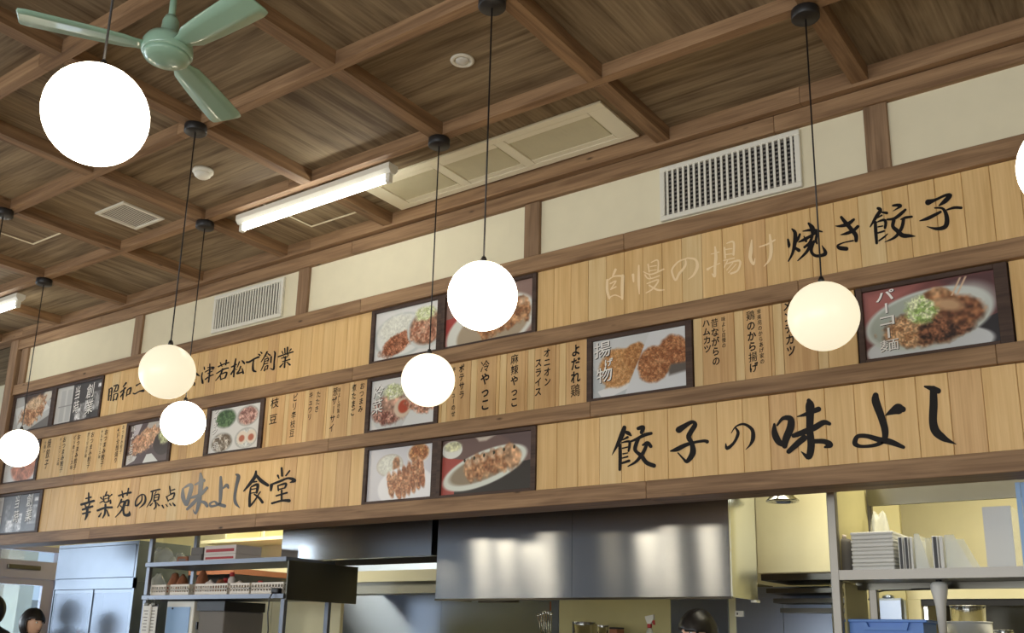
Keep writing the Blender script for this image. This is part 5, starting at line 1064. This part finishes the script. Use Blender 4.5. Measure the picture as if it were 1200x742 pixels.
# ------------------------------------------------------------------ people
def person(loc, face, H_, label, top, hair_mat, lean=0.0, bun=False, arm=.35, cap=None):
    """one skinned body; face = heading in degrees; H_ = standing height"""
    r = empty('person', loc, label, 'person', rz=math.radians(face)); k = H_/1.7
    # local axes: +y is forward
    J = {'pel': (0, 0, .93, .125), 'wst': (0, .01+lean*.3, 1.08, .115), 'chs': (0, .0+lean*.7, 1.28, .135), 'nk0': (0, lean, 1.43, .075), 'nk': (0, .015+lean*1.1, 1.49, .052), 'hd': (0, .02+lean*1.15, 1.54, .05)}
    E_ = [('pel', 'wst'), ('wst', 'chs'), ('chs', 'nk0'), ('nk0', 'nk'), ('nk', 'hd')]
    for s_, n_ in ((-1, 'l'), (1, 'r')):
        J['sh'+n_] = (.18*s_, lean, 1.38, .062); J['el'+n_] = (.24*s_, .04+lean, 1.12, .045); J['wr'+n_] = (.20*s_, .04+arm+lean, 1.06+.02*s_, .03); J['hp'+n_] = (.19*s_, .12+arm+lean, 1.04+.02*s_, .032)
        J['hip'+n_] = (.10*s_, 0, .86, .095); J['kn'+n_] = (.11*s_, .02, .48, .062); J['an'+n_] = (.11*s_, -.01, .09, .042); J['to'+n_] = (.12*s_, .15, .04, .036)
        E_ += [('nk0', 'sh'+n_), ('sh'+n_, 'el'+n_), ('el'+n_, 'wr'+n_), ('pel', 'hip'+n_), ('hip'+n_, 'kn'+n_), ('kn'+n_, 'an'+n_), ('an'+n_, 'to'+n_), ('wr'+n_, 'hp'+n_)]
        for f_ in range(5):
            q = 'f%d%s' % (f_, n_); o_ = (f_-2)*.016 if f_ else -.034*s_*0-.04; ln_ = (.05, .075, .085, .078, .062)[f_]
            bx, by, bz = J['hp'+n_][:3]; J[q] = (bx+o_*s_, by+ln_*.6+.01, bz-.005, .0095); J[q+'t'] = (bx+o_*s_*1.05, by+ln_, bz-.03, .008); E_ += [('hp'+n_, q), (q, q+'t')]
    names = list(J); me = bpy.data.meshes.new('body'); me.from_pydata([tuple(c*k for c in J[n][:3]) for n in names], [(names.index(p), names.index(q)) for p, q in E_], [])
    o = bpy.data.objects.new('body', me); COL.objects.link(o); o.parent = r
    o.modifiers.new('skin', 'SKIN'); sv = me.skin_vertices[0].data if me.skin_vertices else None
    if sv is None:
        bm = bmesh.new(); bm.from_mesh(me); bm.verts.layers.skin.verify(); bm.to_mesh(me); bm.free(); sv = me.skin_vertices[0].data
    for i, n in enumerate(names): sv[i].radius = (J[n][3]*k, J[n][3]*k*(.75 if n in ('chs', 'wst', 'pel') else 1)); sv[i].use_root = (n == 'pel')
    sb = o.modifiers.new('sub', 'SUBSURF'); sb.levels = 2; sb.render_levels = 2; me.materials.append(top)
    # head: shaped ellipsoid with nose, jaw, eyes, mouth and ears
    hc = Vector((0, .03+lean*1.3, 1.615))*k
    bm = bmesh.new(); bmesh.ops.create_uvsphere(bm, u_segments=32, v_segments=24, radius=1)
    for v in bm.verts:
        x, y, z = v.co; w = 1 - .28*max(0, -z-.2)*(1 if z < -.2 else 0)
        yy = y*.098; xx = x*.076*w; zz_ = z*.118
        if y > .2:
            nose = math.exp(-((x/.16)**2))*math.exp(-(((z+.12)/.22)**2)); yy += .022*nose
            yy += .008*math.exp(-((x/.3)**2))*math.exp(-(((z+.55)/.12)**2)); yy -= .008*math.exp(-(((abs(x)-.38)/.18)**2))*math.exp(-(((z-.08)/.14)**2))
        v.co = hc+Vector((xx, yy, zz_))*k
    hm = bpy.data.meshes.new('head'); bm.to_mesh(hm); bm.free(); hm.polygons.foreach_set('use_smooth', [True]*len(hm.polygons)); h_ = link_mesh('head', hm, M['skin']); h_.parent = r
    for s_ in (-1, 1):
        q = MB().lathe((hc.x+s_*.029*k, hc.y+.079*k, hc.z+.01*k), [(.002*k, -.010*k), (.011*k, -.004*k), (.012*k, .0), (.008*k, .007*k), (.002*k, .009*k)], 12, axis='y').build('eye', M['eye']); q.parent = r
        q = MB().lathe((hc.x+s_*.029*k, hc.y+.0885*k, hc.z+.01*k), [(.0055*k, 0), (.003*k, .0012*k)], 10, axis='y').build('iris', M['hair']); q.parent = r
        q = MB().tube([(hc.x+s_*.075*k, hc.y-.005*k, hc.z+.022*k), (hc.x+s_*.086*k, hc.y-.012*k, hc.z+.012*k), (hc.x+s_*.084*k, hc.y-.008*k, hc.z-.012*k), (hc.x+s_*.074*k, hc.y, hc.z-.03*k)], [.007*k, .011*k, .010*k, .005*k], 8).build('ear', M['skin']); q.parent = r
    q = MB().tube([(hc.x-.022*k, hc.y+.082*k, hc.z-.060*k), (hc.x, hc.y+.09*k, hc.z-.061*k), (hc.x+.022*k, hc.y+.082*k, hc.z-.060*k)], [.002*k, .005*k, .002*k], 8).build('mouth', M['lip']); q.parent = r
    # hair: shell over the crown, back and sides, open at the face
    bm = bmesh.new(); bmesh.ops.create_uvsphere(bm, u_segments=48, v_segments=32, radius=1)
    kill = [v for v in bm.verts if (v.co.y > .30 and v.co.z < .10+.10*v.co.x+.04*math.sin(11*v.co.x)) or v.co.z < -.72]
    bmesh.ops.delete(bm, geom=kill, context='VERTS')
    for v in bm.verts:
        x, y, z = v.co; st = 1+.012*math.sin(34*math.atan2(x, y+.3))+.015*math.sin(9*x+4*z); part = .05*math.exp(-((x+.15)/.05)**2) if z > .3 else 0
        v.co = hc+Vector((x*.088*st, y*.112*st-.006, z*.131*st+.004-part*.12))*k
    hm = bpy.data.meshes.new('hair'); bm.to_mesh(hm); bm.free(); hm.polygons.foreach_set('use_smooth', [True]*len(hm.polygons)); h_ = link_mesh('hair', hm, hair_mat); h_.parent = r
    sd = h_.modifiers.new('thick', 'SOLIDIFY'); sd.thickness = .012*k; sd.offset = 1
    if bun:
        q = MB().lathe((hc.x, hc.y-.10*k, hc.z+.01*k), [(.01*k, -.03*k), (.03*k, -.018*k), (.034*k, 0), (.028*k, .02*k), (.008*k, .03*k)], 16).build('hair_bun', hair_mat); q.parent = r
    return r
def head_at(u, vtop, Y, H_): p = at(u, vtop, Y); return p
p = at(825, 715, 4.55)
pw = person((p.x, 4.55, 0), 160, p.z/1.755*1.7, 'kitchen worker with black hair, only the top of the head visible under the hood', M['cloth_w'], M['hair'], lean=.02)
print('worker H', p.z)
p = at(34, 713, 4.40); print('left person', p)
person((p.x, 4.40, 0), -75, p.z/1.755*1.7, 'person with short dark hair bending in front of the glazed door', M['cloth_d'], M['hair'], lean=.03)
p = at(2, 698, 4.40)
person((p.x-.05, 4.40, 0), 100, p.z/1.755*1.7, 'person in dark clothes cut off by the lower left edge', M['cloth_d'], M['hair'], lean=.02)
